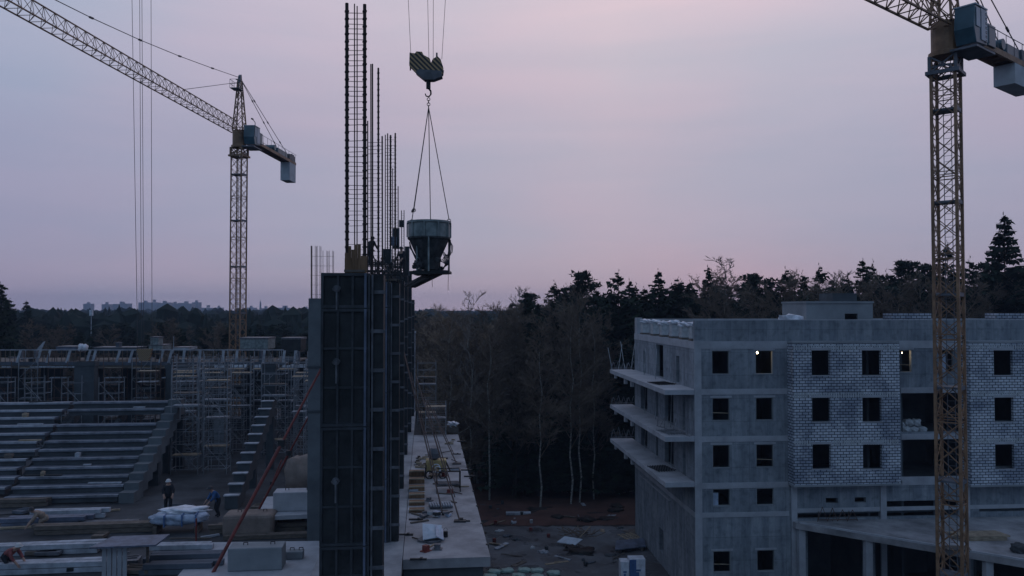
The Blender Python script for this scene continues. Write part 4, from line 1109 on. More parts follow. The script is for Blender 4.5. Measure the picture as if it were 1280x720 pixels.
for x in [-50+3.1*i for i in range(8)]:
    put_tower(rr.choice((1,3)), Vector((x, 67, ZF)), LR, 'low shoring tower standing directly behind the top tread of the stands')
# deck on top of shoring with edge rail
DZ = atY(200,452,74).z
dk = E('shored_deck', (-52,74,DZ), radians(0), 'long timber deck carried by the shoring towers', 'deck')
q = MB(); q.box((-14,-2.5,-.12),(31.8,6.0,0)); q.build('plywood', WOOD_D, dk)
for k in range(3):
    q = MB(); q.box((-14,-2.6+.3*k*6,-.42),(31.8,-2.4+.3*k*6,-.12)); q.build('beam', WOOD_D, dk)
q = MB(); q.box((-14,-2.66,-.16),(31.8,-2.60,.08)); q.build('edge_board', STAND, dk)
# dark screen of a half-built wall far behind under deck
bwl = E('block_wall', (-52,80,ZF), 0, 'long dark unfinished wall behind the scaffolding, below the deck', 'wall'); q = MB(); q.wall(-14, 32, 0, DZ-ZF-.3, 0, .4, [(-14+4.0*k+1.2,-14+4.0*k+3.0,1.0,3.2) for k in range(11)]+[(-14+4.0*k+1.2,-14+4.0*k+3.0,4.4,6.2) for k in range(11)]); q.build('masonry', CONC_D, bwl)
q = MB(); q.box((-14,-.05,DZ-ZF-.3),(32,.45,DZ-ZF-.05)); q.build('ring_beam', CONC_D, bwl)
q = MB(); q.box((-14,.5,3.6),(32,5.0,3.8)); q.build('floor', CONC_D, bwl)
ztop = atY(200,437,71.5).z
gr = E('guard_rail', (-52,71.6,DZ), 0, 'low pale edge rail with slanted boards along the shored deck', 'guard rail')
q = MB(); 
zr_ = ztop-DZ
q.box((-14,-.05,zr_-.07),(31.6,.05,zr_)); q.build('top_rail', STAND_L, gr)
q = MB(); q.box((-14,.10,.0),(31.6,.16,.14)); q.build('toe_board', STAND, gr)
for px in (24,49,61,86,111,118,148,164,178,202,213,230,250,279,296,330,355,369):
    x = atY(px,445,71.6).x+52; l = .16 if px < 230 else .06
    q = MB(); q.extr([(x-.10-l,-.12,.02),(x+.12-l,-.12,.02),(x+.12+l,-.12,zr_-.08),(x-.10+l,-.12,zr_-.08)],(0,.06,0)); q.build('slanted_board', STAND_L, gr)
q = MB(); x = -14
while x < 31: q.bar((x,.25,0),(x,.25,zr_-.08),.05); x += .42
q.build('baluster', WOOD_D, gr)
# pale strips put in for sky-lit slab showing through gaps under the deck
for k, (a, c) in enumerate(((268,281),(287,310),(318,334),(344,349),(353,385),(2,14),(38,95))):
    p_ = atY(a, 459.5, 70.8); w_ = atY(c,459,70.8).x-p_.x
    e = E('skylit_gap_strip', p_, 0, 'pale strip imitating a sky-lit gap under the deck, %s'%['left end of the bright row','second of the bright row','third of the bright row','shortest of the bright row','longest of the bright row','near the photo edge','above the pale treads'][k], 'panel', 'pale strips for sky-lit gaps under the deck')
    q = MB(); n_ = max(1,int(w_/.35)); pw = w_/n_
    for i in range(n_):
        hh = .30 if k<5 else .14
        q.box((i*pw,0,0),(i*pw+pw*.82,.06,hh*rr.uniform(.7,1)))
    q.build('sheet', WHITE_F if k<5 else STAND_L, e); q = MB(); q.bar((0,.09,.02),(w_,.09,.02),.05); q.build('rail', TUBE, e)
# things on deck
def deckbox(px0, px1, yt, yb, Y, name, m_, lab, cat, dep=2):
    a_ = atY(px0,yb,Y); b_ = atY(px1,yt,Y); e = E(name, a_, 0, lab, cat); w_, h = b_.x-a_.x, b_.z-a_.z
    q = MB(); q.box((0,0,0),(w_,dep,h*.85)); q.build('body', m_, e); q = MB(); q.box((-.05,-.05,h*.85),(w_+.05,dep+.05,h)); q.build('cover', STEEL_W, e)
    q = MB(); q.box((.1,.02,-.25),(w_-.1,dep-.02,-.002)); q.build('base_frame', STEEL_D, e)
deckbox(70,96,433,438,75,'site_container',STEEL_ED,'low blue grey crate on the far deck beside the white tarpaulin','crate')
deckbox(118,171,434,438.5,75,'material_stack',STAND,'long low stack of panels on the far deck','stack')
deckbox(186,203,431,438,76,'machine_housing',BUCKET,'blue grey machine housing on the far deck','machine')
deckbox(144.5,149,428,434,75.5,'small_box',STAND,'small upright box on the long panel stack','box',.5)
deckbox(188,198,421,431,76,'feed_hopper',BUCKET,'square hopper head on the blue grey machine housing','hopper',1)
deckbox(352,376,422,437,76,'scaffold_cabin',STEEL_D,'dark cabin frame on the far deck near the pale column','cabin')
deckbox(300,335,422,436,78,'site_container',BUCKET,'dark teal container at the foot of the far crane','container',2.4)
deckbox(216,236,434,437,74,'panel_stack',STAND_L,'pale low panel stack right of the machine housing','stack')
for i,(px,py,s_) in enumerate(((101.5,433,.55),(106.5,433,.5))):
    v = atY(px,py,75); tag(blob('tarpaulin', v-Vector((0,0,.1)), (s_*.35,.3,s_*.62), WHITE_F, seed=31+i, rough=.15), ['peaked white tarpaulin heap on the far deck, taller of two','peaked white tarpaulin heap on the far deck, shorter of two'][i], 'tarpaulin')
e = E('rail_post', atY(217,438,74), 0, 'thin pale pole standing on the far deck', 'pole'); q = MB(); q.bar((0,0,-.3),(0,0,1.3),.06,n=6); q.build('pole', STAND_L, e); q = MB(); q.cb((0,0,-.28),(.3,.3,.06)); q.build('base_plate', STEEL_W, e)
e = E('leaning_plank', atY(50,438,75), 0, 'pale board leaning up at a slant on the far deck', 'board'); q = MB(); q.extr([(-.4,0,0),(.1,0,0),(.45,0,.85),(.3,0,.8)],(0,.08,0)); q.build('board', STAND_L, e); q = MB(); q.bar((.3,.05,.7),(.5,.6,0),.06); q.build('strut', WOOD_D, e)
rr = random.Random(77)
for k in range(20):                                    # clutter standing on the deck and far edge
    px = rr.uniform(5,380); Y = rr.uniform(72.5,79); v = atY(px,440,Y); v.z = DZ
    h = rr.uniform(.3,1.1); q = MB(); w_ = rr.uniform(.05,.9)
    q.box((0,0,0),(w_,.4,h*(.4 if w_>.4 else 1)))
    if w_ > .3: q.box((.05,-.04,h*.1),(w_-.05,-.002,h*.16)); q.box((.05,-.04,h*.28),(w_-.05,-.002,h*.33))
    o = q.build('formwork_post' if w_<.3 else 'form_shutter', rr.choice([STEEL_D,STAND,STEEL_W,WOOD_D])); o.location = v
    tag(o, 'upright form post standing on the far deck' if w_<.3 else 'stored form panel stack on the far deck', 'post' if w_<.3 else 'panel', 'posts on the far deck' if w_<.3 else 'form panels on the far deck')
# red raking props
def prop(pts, lab, Y0, Y1, th):
    a_ = atY(*pts[0], Y0); b_ = atY(*pts[1], Y1); e = E('raking_prop', a_, 0, lab, 'raking prop'); d = b_-a_
    q = MB(); q.bar((0,0,0), d*.6, th, n=8); q.build('outer_tube', RED, e); q = MB(); q.bar(d*.6, d, th*.72, n=8); q.build('inner_tube', RED, e)
    q = MB(); q.cb(d*.6, (th*1.8,th*1.8,th*2)); q.build('collar', STEEL_D, e); q = MB(); q.cb((0,0,0),(.35,.35,.06)); q.build('foot_plate', STEEL_D, e)
prop(((262,724),(404,456)), 'long dark red raking prop crossing the tan block', 35.9, 41.3, .16)
prop(((309,664),(398,498)), 'second dark red prop just behind the long one', 44.0, 42.0, .13)
prop(((322,648),(352,575)), 'short red prop behind the tan block', 48, 48.5, .11)
e = E('prop_stand', atZ(245,683,ZF), 0, 'red and white pole stand beside the white bundle', 'stand'); q = MB(); q.bar((0,0,0),(0,0,1.4),.09,n=6); q.build('pole', RED, e); q = MB(); q.cb((0,0,.03),(.5,.5,.06)); q.build('foot', STEEL_W, e)

# ------------------------------------------------------------------ things on the podium
def on(px, py): return atZ(px, py, ZS+.003)
for i, (pp1, pp2) in enumerate((((553,640),(505,440)),((575,652),(520,470)),((571,580),(534,500)))):
    a_ = on(*pp1); b_ = atY(pp2[0],pp2[1],a_.y+(7,5,4)[i]); e = E('raking_prop', a_, 0, ['longest steel push pull prop leaning from the podium to the column forms','steel prop ending at a foot plate near the crumpled sheet metal','short rusty prop beside the yellow machine'][i], 'raking prop', 'steel props on the podium'); d = b_-a_
    q = MB(); q.bar((0,0,0), d, .07, n=6); q.build('tube', TUBE_R, e); q = MB(); q.bar(d*.15+Vector((.1,0,0)), d*.85+Vector((.1,0,0)), .05, n=6); q.build('twin_tube', TUBE_R, e)
    q = MB(); q.cb((0,0,.03),(.5,.3,.06)); q.build('foot_plate', STEEL_D, e)
a_ = on(517.5,516); e = E('pale_pole', a_, LR, 'tall pale pole standing at the far column forms', 'pole'); h = atY(517,415,a_.y).z-ZS
q = MB(); q.bar((0,0,0),(0,0,h),.2,n=10); q.build('shaft', STAND_L, e); q = MB(); q.cb((0,0,h),(.3,.3,.15)); q.build('cap', WHITE_F, e)
# scaffold stair tower behind
pr = protos[2]; v = on(522,530); e = dup(pr, v, LR, 'light access scaffold standing on the podium by the column row', scale=(.75,1,.62)); e['group'] = 'access scaffolds on the podium'
v = on(532,545); e = dup(protos[0], v, LR, 'access scaffold behind the yellow machine at the podium end', scale=(.9,1,.3)); e['group'] = 'access scaffolds on the podium'
for k in range(6):
    v = on(521, 640-k*9); L = 19*v.y/1000
    e = E('timber_bearer', v, LR, 'brown formwork timber in the row beside the column strip, number %d from the camera side'%(k+1) if False else 'brown formwork timber stacked in the step-like row beside the column strip', 'timber', 'timbers beside the column strip')
    q = MB(); q.box((-L/2,-.15,0),(L/2,.45,.10+.03*k)); q.build('timber', PLY, e); q = MB(); q.box((-L/2,-.2,.10+.03*k),(L/2,-.12,.16+.03*k)); q.build('batten', WOOD, e)
v = on(551,634); e = E('corrugated_sheeting', v, LR+.1, 'corrugated panel lying on the podium near the timbers', 'panel'); q = MB()
for k in range(9): q.box((-.5+.115*k,-.3,.1),(-.43+.115*k,.35,.17))
q.build('ribs', STAND_L, e); q = MB(); q.box((-.52,-.3,.03),(.52,.35,.098)); q.build('sheet', STEEL_W, e)
v = on(545,646); e = E('scrap_pile', v, LR, 'long pile of scrap and clamps behind the crumpled sheet metal', 'scrap pile'); rr = random.Random(8)
for k in range(14):
    q = MB(); q.cb((rr.uniform(-.75,.75),rr.uniform(-.2,.25),rr.uniform(.05,.22)),(rr.uniform(.1,.35),rr.uniform(.08,.3),rr.uniform(.05,.2)),rz=rr.uniform(0,3),rx=rr.uniform(-.3,.3)); q.build('scrap_piece', rr.choice([STEEL_W,SACK,STEEL_D,FILM_B]), e)
v = on(541,678); e = E('sheet_metal_pile', v, LR, 'bent blue grey sheet metal pieces piled on the podium', 'sheet metal')
q = MB(); q.extr([(-.38,-.1,.12),(.28,-.05,.20),(.36,.75,.42),(-.40,.8,.5)],(.0,.0,.03)); q.build('sheet', SHEET, e)
q = MB(); q.extr([(.12,-.15,.25),(.42,-.1,.1),(.40,.7,.3),(.10,.7,.48)],(.0,.0,.03)); q.build('sheet', FILM_B, e)
q = MB(); q.extr([(-.60,.15,.02),(-.1,-.22,.02),(.45,.0,.06),(-.3,.7,.1)],(.0,.0,.05)); q.build('sheet', STEEL_W, e)
q = MB(); q.box((-.3,-.0,.0),(.3,.6,.12)); q.build('packing', BUCKET_D, e)
v = on(557,671); e = E('small_can', v, 0, 'small dark can beside the bent sheet metal', 'can'); q = MB(); q.lathe([(.09,0),(.09,.2),(.07,.22)],n=12); q.build('body', BLACK, e); q = MB(); ring(q,(0,0,.28),.07,.015); q.build('handle', STEEL_W, e)
v = on(576,651); e = E('steel_offcut', v, .0, 'flat dark steel bar lying by the prop foot plate', 'steel bar'); q = MB(); q.cb((.15,-.1,.03),(.5,.07,.05),rz=-.1); q.build('bar', STEEL_D, e); q = MB(); q.cb((0,.05,.06),(.2,.15,.1)); q.build('shoe', STEEL_D, e)
rr = random.Random(14)
for k in range(30):
    px = rr.uniform(516,596); py = rr.uniform(560,692); v = on(px,py); q = MB(); t = k%3
    if px > 560+ (py-545)*.27: continue
    if t == 0: q.cb((0,0,.03),(rr.uniform(.3,1.1),rr.uniform(.05,.14),.05)); nm,lb,ct,mt_ = 'loose_board','short board lying flat on the podium slab','board',rr.choice([WOOD,WOOD_D])
    elif t == 1: q.bar((-.4,0,.04),(.5,rr.uniform(-.3,.3),.05),.045,n=6); nm,lb,ct,mt_ = 'rebar_offcut','rusty bar offcut lying on the podium slab','bar',REBAR
    else: q.cb((0,0,.1),(rr.uniform(.12,.3),.2,rr.uniform(.1,.25))); q.cb((0,0,.02),(.36,.28,.03)); nm,lb,ct,mt_ = 'tool_box','small box standing on the podium slab','box',rr.choice([BLACK,BUCKET_D,STEEL_W,RED])
    o = q.build(nm, mt_); o.location = v; o.rotation_euler = (0,0,rr.uniform(-1.2,1.2)); tag(o, lb, ct, ct+' items spread on the podium')
# yellow machine
v = on(545,597); e = E('concrete_mixer', v, LR, 'small yellow and grey machine with hoses on the podium', 'machine')
q = MB(); q.box((-.55,-.2,.35),(.55,.5,.95)); q.build('housing', YEL, e, bevel=.05); q = MB(); q.lathe([(.15,0),(.3,.1),(.34,.35),(.2,.6),(.16,.62)],c=(-.1,.1,.95),n=14); q.build('drum', STEEL_W, e)
q = MB(); ring(q,(-.35,-.25,.2),.2,.08); ring(q,(.35,-.25,.2),.2,.08); q.build('wheel', BLACK, e); q = MB(); q.bar((.5,-.1,.9),(.75,-.4,.4),.06); q.bar((-.5,-.1,.9),(-.6,-.4,.05),.06); q.build('handle', BLACK, e)
q = MB(); ring(q,(.0,-.3,.55),.22,.05); ring(q,(.08,-.33,.5),.16,.05); q.build('hose', WHITE_F, e)
# small railed frame
v = on(560,615); e = E('steel_rack', v, LR, 'dark steel rack standing in front of the yellow machine', 'rack'); q = MB()
for x in (-.55,.6):
    for y_ in (0,.8): q.bar((x,y_,0),(x,y_,1.0),.05)
for z_ in (.3,1.0):
    for y_ in (0,.8): q.bar((-.55,y_,z_),(.6,y_,z_),.05)
    for x in (-.55,.6): q.bar((x,0,z_),(x,.8,z_),.05)
q.build('frame', BLACK, e); q = MB()
for k in range(5): q.bar((-.5,.1+.16*k,.35),(.55,.1+.16*k,.35),.06)
q.build('rods', STEEL_W, e)
rr = random.Random(12)
for k in range(14):
    px = rr.uniform(515,575); py = rr.uniform(548,620); v = on(px,py); q = MB(); q.cb((0,0,.05),(rr.uniform(.2,.9),rr.uniform(.08,.2),.08)); 
    if k%2: q.cb((.1,.1,.13),(rr.uniform(.2,.5),.1,.07),rz=.6)
    o = q.build('timber_offcut', rr.choice([WOOD,WOOD_D,STEEL_D,STAND_L])); o.location = v; o.rotation_euler = (0,0,rr.uniform(-.4,.4)); tag(o,'short offcut lying on the far part of the podium','offcut','offcuts on the podium')
for k,(px,py) in enumerate(((583,588),(587,596),(570,568),(577,552),(523,700),(520,650),(507,669))):
    v = on(px,py); q = MB(); q.cb((0,0,.03),(.6,.12,.05)); q.cb((.1,0,.07),(.1,.16,.03)); o = q.build('edge_bracket', STEEL_D); o.location = v; tag(o,'thin dark clamp bar lying across the podium slab','clamp','clamp bars on the podium')
v = on(565,541); e = E('material_crate', v, LR, 'small crate with white scraps at the far end of the podium', 'crate'); q = MB(); q.box((-.3,0,0),(.45,1.3,.5)); q.build('box', WOOD_D, e); blob('white_scraps',(.1,.5,.55),(.3,.5,.16),WHITE_F,seed=3,parent=e,rough=.4)

# ------------------------------------------------------------------ yard items
def gz(px, py): return atZ(px, py, 0.1)
v = gz(648,643); e = E('concrete_plank', v, .02, 'pale flat plank lying on the dirt at the yard edge', 'plank'); q = MB(); q.box((-1.2,-.3,0),(1.2,.3,.22)); q.build('plank', STAND_L, e, bevel=.02); q = MB(); q.box((-.9,-.2,-.1),(-.7,.2,-.001)); q.box((.7,-.2,-.1),(.9,.2,-.001)); q.build('bearer', WOOD_D, e)
v = gz(712,684); e = E('sheet_cover', v, 0, 'pale blue tilted sheet lying in the muddy yard', 'sheet'); q = MB(); q.extr([(-1.05,.3,.30),(.45,-.35,.25),(1.1,.25,.55),(-.35,.9,.62)],(0,0,.05)); q.build('sheet', SHEET, e); q = MB(); q.box((-.5,-.1,0),(-.3,.5,.3)); q.box((.3,-.1,0),(.5,.5,.3)); q.build('bearer', WOOD_D, e)
v = gz(722,676); e = E('timber_pole', v, 0, 'thin pale pole sticking out behind the pale blue sheet', 'pole'); q = MB(); q.bar((.2,0,.3),(1.3,2.0,.7),.09,n=6); q.build('pole', WOOD, e); q = MB(); q.bar((.0,.4,.2),(1.1,2.0,.2),.09,n=6); q.build('second_pole', WOOD_D, e)
v = gz(722,672); e = E('brush_pile', v, 0, 'dark pile of poles and brush behind the pale blue sheet', 'brush pile'); rr = random.Random(2)
q = MB()
for k in range(30): a = rr.uniform(0,3); c_ = Vector((rr.uniform(-1.2,1.6),rr.uniform(-.2,1.6),.1)); q.bar(c_, c_+Vector((cos(a),sin(a)*.6,rr.uniform(.0,.5))), .05)
q.build('sticks', TWIG, e)
for i,(x0,x1,y0,y1) in enumerate(((776,786.5,701.5,724),(787,807,698,724))):
    v = atZ(x0,y1+9,0.05); w_ = (x1-x0)*v.y/1000; h = atY(x0,y0,v.y).z-.1
    e = E('wrapped_block_pallet', v, .03, ['narrow white wrapped pallet beside the wider one','wide white and blue wrapped pallet at the foot of the block'][i], 'pallet'); 
    q = MB(); q.box((0,0,.12),(w_,.9,h)); q.build('wrapped_load', WHITE_F, e, bevel=.04); q = MB(); q.box((-.02,-.02,0),(w_+.02,.92,.118)); q.build('pallet_base', WOOD_D, e)
    q = MB(); q.box((w_*.3,-.015,h*.55),(w_*.7,-.003,h*.62)); q.box((w_*.36,-.015,h*.35),(w_*.6,-.003,h*.52)); q.build('printed_mark', BLUE_W, e)
    if i: q = MB(); q.box((0.0,-.016,.14),(w_*.42,-.002,h-.05)); q.build('blue_film', BLUE_W, e)
v = gz(790,690); e = E('steel_sheet_stack', v, .12, 'grey sheets stacked on the ground by the side wall', 'sheet stack'); q = MB(); q.extr([(-1.5,-.3,.25),(1.2,.2,.3),(1.5,1.6,.55),(-1.0,1.4,.5)],(0,0,.08)); q.build('sheet', STEEL_ED, e); q = MB(); q.box((-1.1,0,0),(-.9,1.2,.25)); q.box((.8,.1,0),(1.0,1.3,.28)); q.build('bearer', WOOD_D, e)
v = gz(785,672); boards('board_stack', v, 2.0, 'pale slatted boards leaning beside the side wall', 4, 2.2, .16, WOOD, layers=1, gap=.25, h=.12)
v = gz(800,668); boards('board_stack', v, 2.2, 'dark boards stacked under the slatted ones by the wall corner', 5, 3.0, .3, WOOD_D, layers=2)
px0 = [616,632,651,667,684,628,664,648]
for k,(px,py) in enumerate(((618,717),(634,715.5),(655,715),(671,715.5),(692,718.5),(612,723),(672,723),(648,722))):
    v = atZ(px,py,.1); tag(blob('wrapped_parcel', v+Vector((0,0,.12)), (.5,.38,.17), GREEN_P, seed=40+k, rz=R.uniform(-.2,.2), rough=.1), 'flat pale green wrapped parcel in the group at the bottom of the yard', 'parcel', 'pale green parcels in the yard')
v = gz(679,691); tag(blob('rubble_piece', v, (.35,.3,.16), STAND_L, seed=60, rough=.4), 'pale lump on the grey mud left of the blue sheet', 'lump')
rr = random.Random(33)
for k in range(34):
    px = rr.uniform(600,790); py = rr.choice([rr.uniform(588,645), rr.uniform(645,705)]); v = atZ(px,py,.03)
    if k < 6: v = atZ((617,615,704,706,668,560)[k],(601,606,604,606,588,560)[k],.05)
    tag(blob('rubble_piece', v+Vector((0,0,.05)), (rr.uniform(.1,.45),rr.uniform(.1,.3),rr.uniform(.06,.18)), rr.choice([STAND,STAND_L,WOOD_D,CONC_D,SACK]), seed=100+k, rz=rr.uniform(0,3), rough=.35), 'small piece of rubble scattered on the dirt between podium and block', 'rubble piece', 'rubble scattered on the dirt')

rr = random.Random(63)
for k in range(44):
    px = rr.uniform(606,795); py = rr.uniform(596,714); v = atZ(px,py,.05); t = k%4
    q = MB()
    if t == 0: q.bar((-.9,0,.05),(.9,rr.uniform(-.5,.5),.12),.09,n=6); nm,lb,ct,mt_ = 'loose_pole','thin loose pole lying on the muddy ground','pole',rr.choice([WOOD_D,WOOD,STEEL_W])
    elif t == 1: q.cb((0,0,.08),(rr.uniform(.8,2.0),rr.uniform(.2,.5),.08),rx=.05); q.cb((.1,.1,.14),(.5,.12,.05)); nm,lb,ct,mt_ = 'loose_plank','loose plank lying on the muddy ground','plank',rr.choice([WOOD_D,WOOD,STAND_L])
    elif t == 2: q.lathe([(.14,0),(.16,.3),(.15,.34)],n=10); nm,lb,ct,mt_ = 'small_drum','small drum standing on the muddy ground','drum',rr.choice([SACK,BUCKET_D,RED])
    else:
        o = blob('earth_clod', v+Vector((0,0,.08)), (rr.uniform(.4,1.1),rr.uniform(.3,.8),rr.uniform(.12,.3)), GROUND, seed=300+k, rough=.3); tag(o,'low clod of dug earth on the muddy ground','clod','clods of earth in the yard'); continue
    o = q.build(nm, mt_); o.location = v; o.rotation_euler = (0,0,rr.uniform(0,3.1)); tag(o, lb, ct, ct+'s scattered in the yard')
# ------------------------------------------------------------------ people
def person(loc, rz, lab, J, jm, lm, helm, scale=1.0):
    # J joints dict; build skin mesh
    e = E('person', loc, rz, lab, 'person')
    names = ['pelvis','chest','neck','head','headtop','shL','elL','haL','shR','elR','haR','hiL','knL','anL','toL','hiR','knR','anR','toR']
    rad = dict(pelvis=.17,chest=.21,neck=.065,head=.10,headtop=.075,shL=.10,elL=.07,haL=.04,shR=.10,elR=.07,haR=.04,hiL=.12,knL=.085,anL=.05,toL=.045,hiR=.12,knR=.085,anR=.05,toR=.045)
    vs = [Vector(J[n]) for n in names]; ed = [(0,1),(1,2),(2,3),(3,4),(1,5),(5,6),(6,7),(1,8),(8,9),(9,10),(0,11),(11,12),(12,13),(13,14),(0,15),(15,16),(16,17),(17,18)]
    r_ = [rad[n] for n in names]
    for hi, ei in ((7,6),(10,9)):
        d = (vs[hi]-vs[ei]).normalized(); s_ = d.cross(Vector((0,1,0.3))).normalized()
        for k in range(5):
            off = s_*(.028*(k-2)); L = (.05,.085,.095,.085,.065)[k]
            a_ = len(vs); vs.append(vs[hi]+off+d*.06); r_.append(.011); vs.append(vs[hi]+off+d*(.06+L)+Vector((0,-.015,-.01))); r_.append(.009); ed.append((hi,a_)); ed.append((a_,a_+1))
    me = bpy.data.meshes.new('body'); me.from_pydata([tuple(v) for v in vs], ed, []); o = bpy.data.objects.new('body', me); COL.objects.link(o); o.parent = e
    sk = o.modifiers.new('s','SKIN'); 
    for i, v in enumerate(me.skin_vertices[0].data): v.radius = (r_[i], r_[i]); v.use_root = (i == 0)
    ss = o.modifiers.new('u','SUBSURF'); ss.levels = 1; ss.render_levels = 1
    dg = bpy.context.evaluated_depsgraph_get(); em = bpy.data.meshes.new_from_object(o.evaluated_get(dg)); o.modifiers.clear(); o.data = em
    em.materials.clear(); em.materials.append(SKIN); em.materials.append(jm); em.materials.append(lm)
    for p in em.polygons:
        c = p.center; p.use_smooth = True
        dl = min(((c-Vector(J[n])).length, n) for n in names)[1]
        p.material_index = 0 if dl in ('head','headtop','neck') or (dl in ('haL','haR') ) else (2 if dl in ('hiL','knL','anL','toL','hiR','knR','anR','toR') else 1)
    H_ = Vector(J['head']); q = MB(); q.lathe([(.135,0),(.125,.01),(.12,.06),(.085,.12),(.02,.145)], c=(H_.x,H_.y,H_.z+.03), n=16); q.lathe([(.155,-.005),(.155,.008)], c=(H_.x,H_.y-.02,H_.z+.03), n=16)
    q.build('helmet', helm, e, smooth=True)
    q = MB(); f = H_+Vector((0,-.105,-.01)); q.bar(f+Vector((0,.03,.02)), f+Vector((0,-.012,-.015)), .022, n=5); q.build('nose', SKIN, e)
    q = MB()
    for x in (-.035,.035): q.cb(f+Vector((x,.008,.025)),(.018,.01,.01))
    q.build('eyes', BLACK, e)
    e.scale = (scale,)*3; return e
def pose(lean=0, crouch=0, arm=(0,-.25,-.35), turn=0):
    hz = .95-.5*crouch; py_ = .0; c = lean
    P = dict(pelvis=(0,py_,hz)); ch = (0, -.42*sin(c), hz+.42*cos(c)); P['chest'] = ch
    P['neck'] = (0, -.60*sin(c), hz+.58*cos(c)); P['head'] = (0,-.72*sin(c)-.02, hz+.70*cos(c)+.01*c); P['headtop'] = (0,-.80*sin(c)-.02,hz+.79*cos(c))
    for s_, n in ((1,'L'),(-1,'R')):
        sh = (s_*.19, ch[1]-.03*sin(c), ch[2]+.08*cos(c)); P['sh'+n] = sh
        P['el'+n] = (s_*.26, sh[1]+arm[1]*.45, sh[2]-.26); P['ha'+n] = (s_*.20, sh[1]+arm[1]*1.3, sh[2]-.26+arm[2]*.6)
        P['hi'+n] = (s_*.10, 0, hz-.06); kn = .48-.05*crouch
        P['kn'+n] = (s_*(.12+.05*crouch), -.05-.35*crouch, kn if crouch < .1 else kn*.95); P['an'+n] = (s_*.12, .02, .09); P['to'+n] = (s_*.13,-.13,.05)
    return P
person(atY(463,331,45.0), LR+2.4, 'worker in dark clothes standing among the rebar on the upper platform', pose(.25), JK_D, JK_D, HELM_D, .9)
person(atY(503,345,51.6), LR-.6, 'second dark worker on the cluttered far platform beside the bucket', pose(.15), JK_D, JK_D, HELM_D, 1.05)
person(atZ(58,662,ZF), LR-1.2, 'crouching worker in a beige jacket on the lower floor', pose(1.0,.75,(0,-.3,-.5)), JK_B, JK_B, HELM_D, 1.15)
person(atZ(210,642,ZF), LR+.3, 'standing worker in dark clothes with a pale helmet by the dark grandstand', pose(.05), JK_D, JK_D, HELM, 1.12)
person(atZ(273,646,ZF), LR-1, 'worker in a blue jacket bending before the freestanding raker', pose(.6,.2), JK_BL, JK_D, HELM_D, 1.15)
person(atZ(6,716,ZF), LR+1.3, 'worker in reddish clothing bent over at the corner of the photo', pose(1.0,.5,(0,-.3,-.5)), JK_R, JK_D, HELM, 1.1)

# ------------------------------------------------------------------ trees
def spruce(h, seedv, r0=.15, dens=1.0, rag=0.0, bare=.07):
    rr = random.Random(seedv); t = MB(); t.bar((0,0,0),(0,0,h*.98),.35,n=7,w2=.04)
    c = MB(); n = int(46*dens)
    side = [rr.uniform(.55,1.25) for _ in range(9)]
    for k in range(n):
        u = k/(n-1); z = h*(bare+(.98-bare)*u); Rr = h*r0*((1-u)**.8+.02)*rr.uniform(.75,1.12)
        nb = 13 if u < .8 else 8
        for i in range(nb):
            az = rr.uniform(0,2*pi); L = Rr*rr.uniform(.5,1.1)+.12; z = h*(bare+(.98-bare)*(k+rr.uniform(-1.5,1.5))/(n-1)); z = min(z, h*.99);
            if rag: L *= 1+rag*(side[int(az/6.2832*3)%3+3*(int(u*6)%3)]-1)*2; L = max(.2,L)
            if rag and rr.random() < rag*.35: continue
            dr = rr.uniform(.12,.35)*(1-u*.8)-(rag*.75*rr.uniform(.4,1))
            if rr.random() < .07: L *= 1.25
            D_ = Vector((cos(az),sin(az),0)); S_ = Vector((-sin(az),cos(az),0)); m_ = max(3,int(L/.33))
            for j in range(m_):
                f = (j+.5)/m_; p = Vector((0,0,z))+D_*(L*f)+Vector((0,0,-dr*L*f+.22*L*f*f))
                w_ = (.34+.42*(1-f))*rr.uniform(.6,1.2); dn = rr.uniform(.12,.6); lim = .10+L*.30; w_ = min(w_,lim); dn = min(dn,lim*1.2)
                for sg in (-1,1):
                    a_ = len(c.v); q = p+S_*sg*w_+D_*(min(.35,lim)*rr.random())+Vector((0,0,-dn)); c.v += [tuple(p-D_*.14), tuple(p+D_*min(.34,lim)+Vector((0,0,.02))), tuple(q)]; c.face((a_,a_+1,a_+2))
            tip = Vector((0,0,z))+D_*L+Vector((0,0,-dr*L+.22*L)); a_ = len(c.v)
            c.v += [tuple(tip-D_*.3+S_*.1),tuple(tip-D_*.3-S_*.1),tuple(tip+D_*.3+Vector((0,0,.1)))]; c.face((a_,a_+1,a_+2))
    for k in range(8):
        a_ = len(c.v); az = k*.8; z = h*(.985+.004*k); c.v += [(0,0,z-.25),(.08*cos(az),.08*sin(az),z-.2),(.22*cos(az)*(1-k/9),.22*sin(az)*(1-k/9),z)]; c.face((a_,a_+1,a_+2))
    return t, c, NEEDLE, BARK
def clump(c, ctr, rx, rz, n, rr, s=.42):
    for k in range(n):
        v = Vector((rr.gauss(0,1),rr.gauss(0,1),rr.gauss(0,1))).normalized()*(rr.random()**.45)
        p = Vector(ctr)+Vector((v.x*rx,v.y*rx,v.z*rz)); d1 = Vector((rr.uniform(-1,1),rr.uniform(-1,1),rr.uniform(-.3,1))).normalized()*s*rr.uniform(.5,1.1); d2 = Vector((rr.uniform(-1,1),rr.uniform(-1,1),rr.uniform(-.5,.5))).normalized()*s*.35
        a_ = len(c.v); c.v += [tuple(p-d2),tuple(p+d2),tuple(p+d1)]; c.face((a_,a_+1,a_+2))
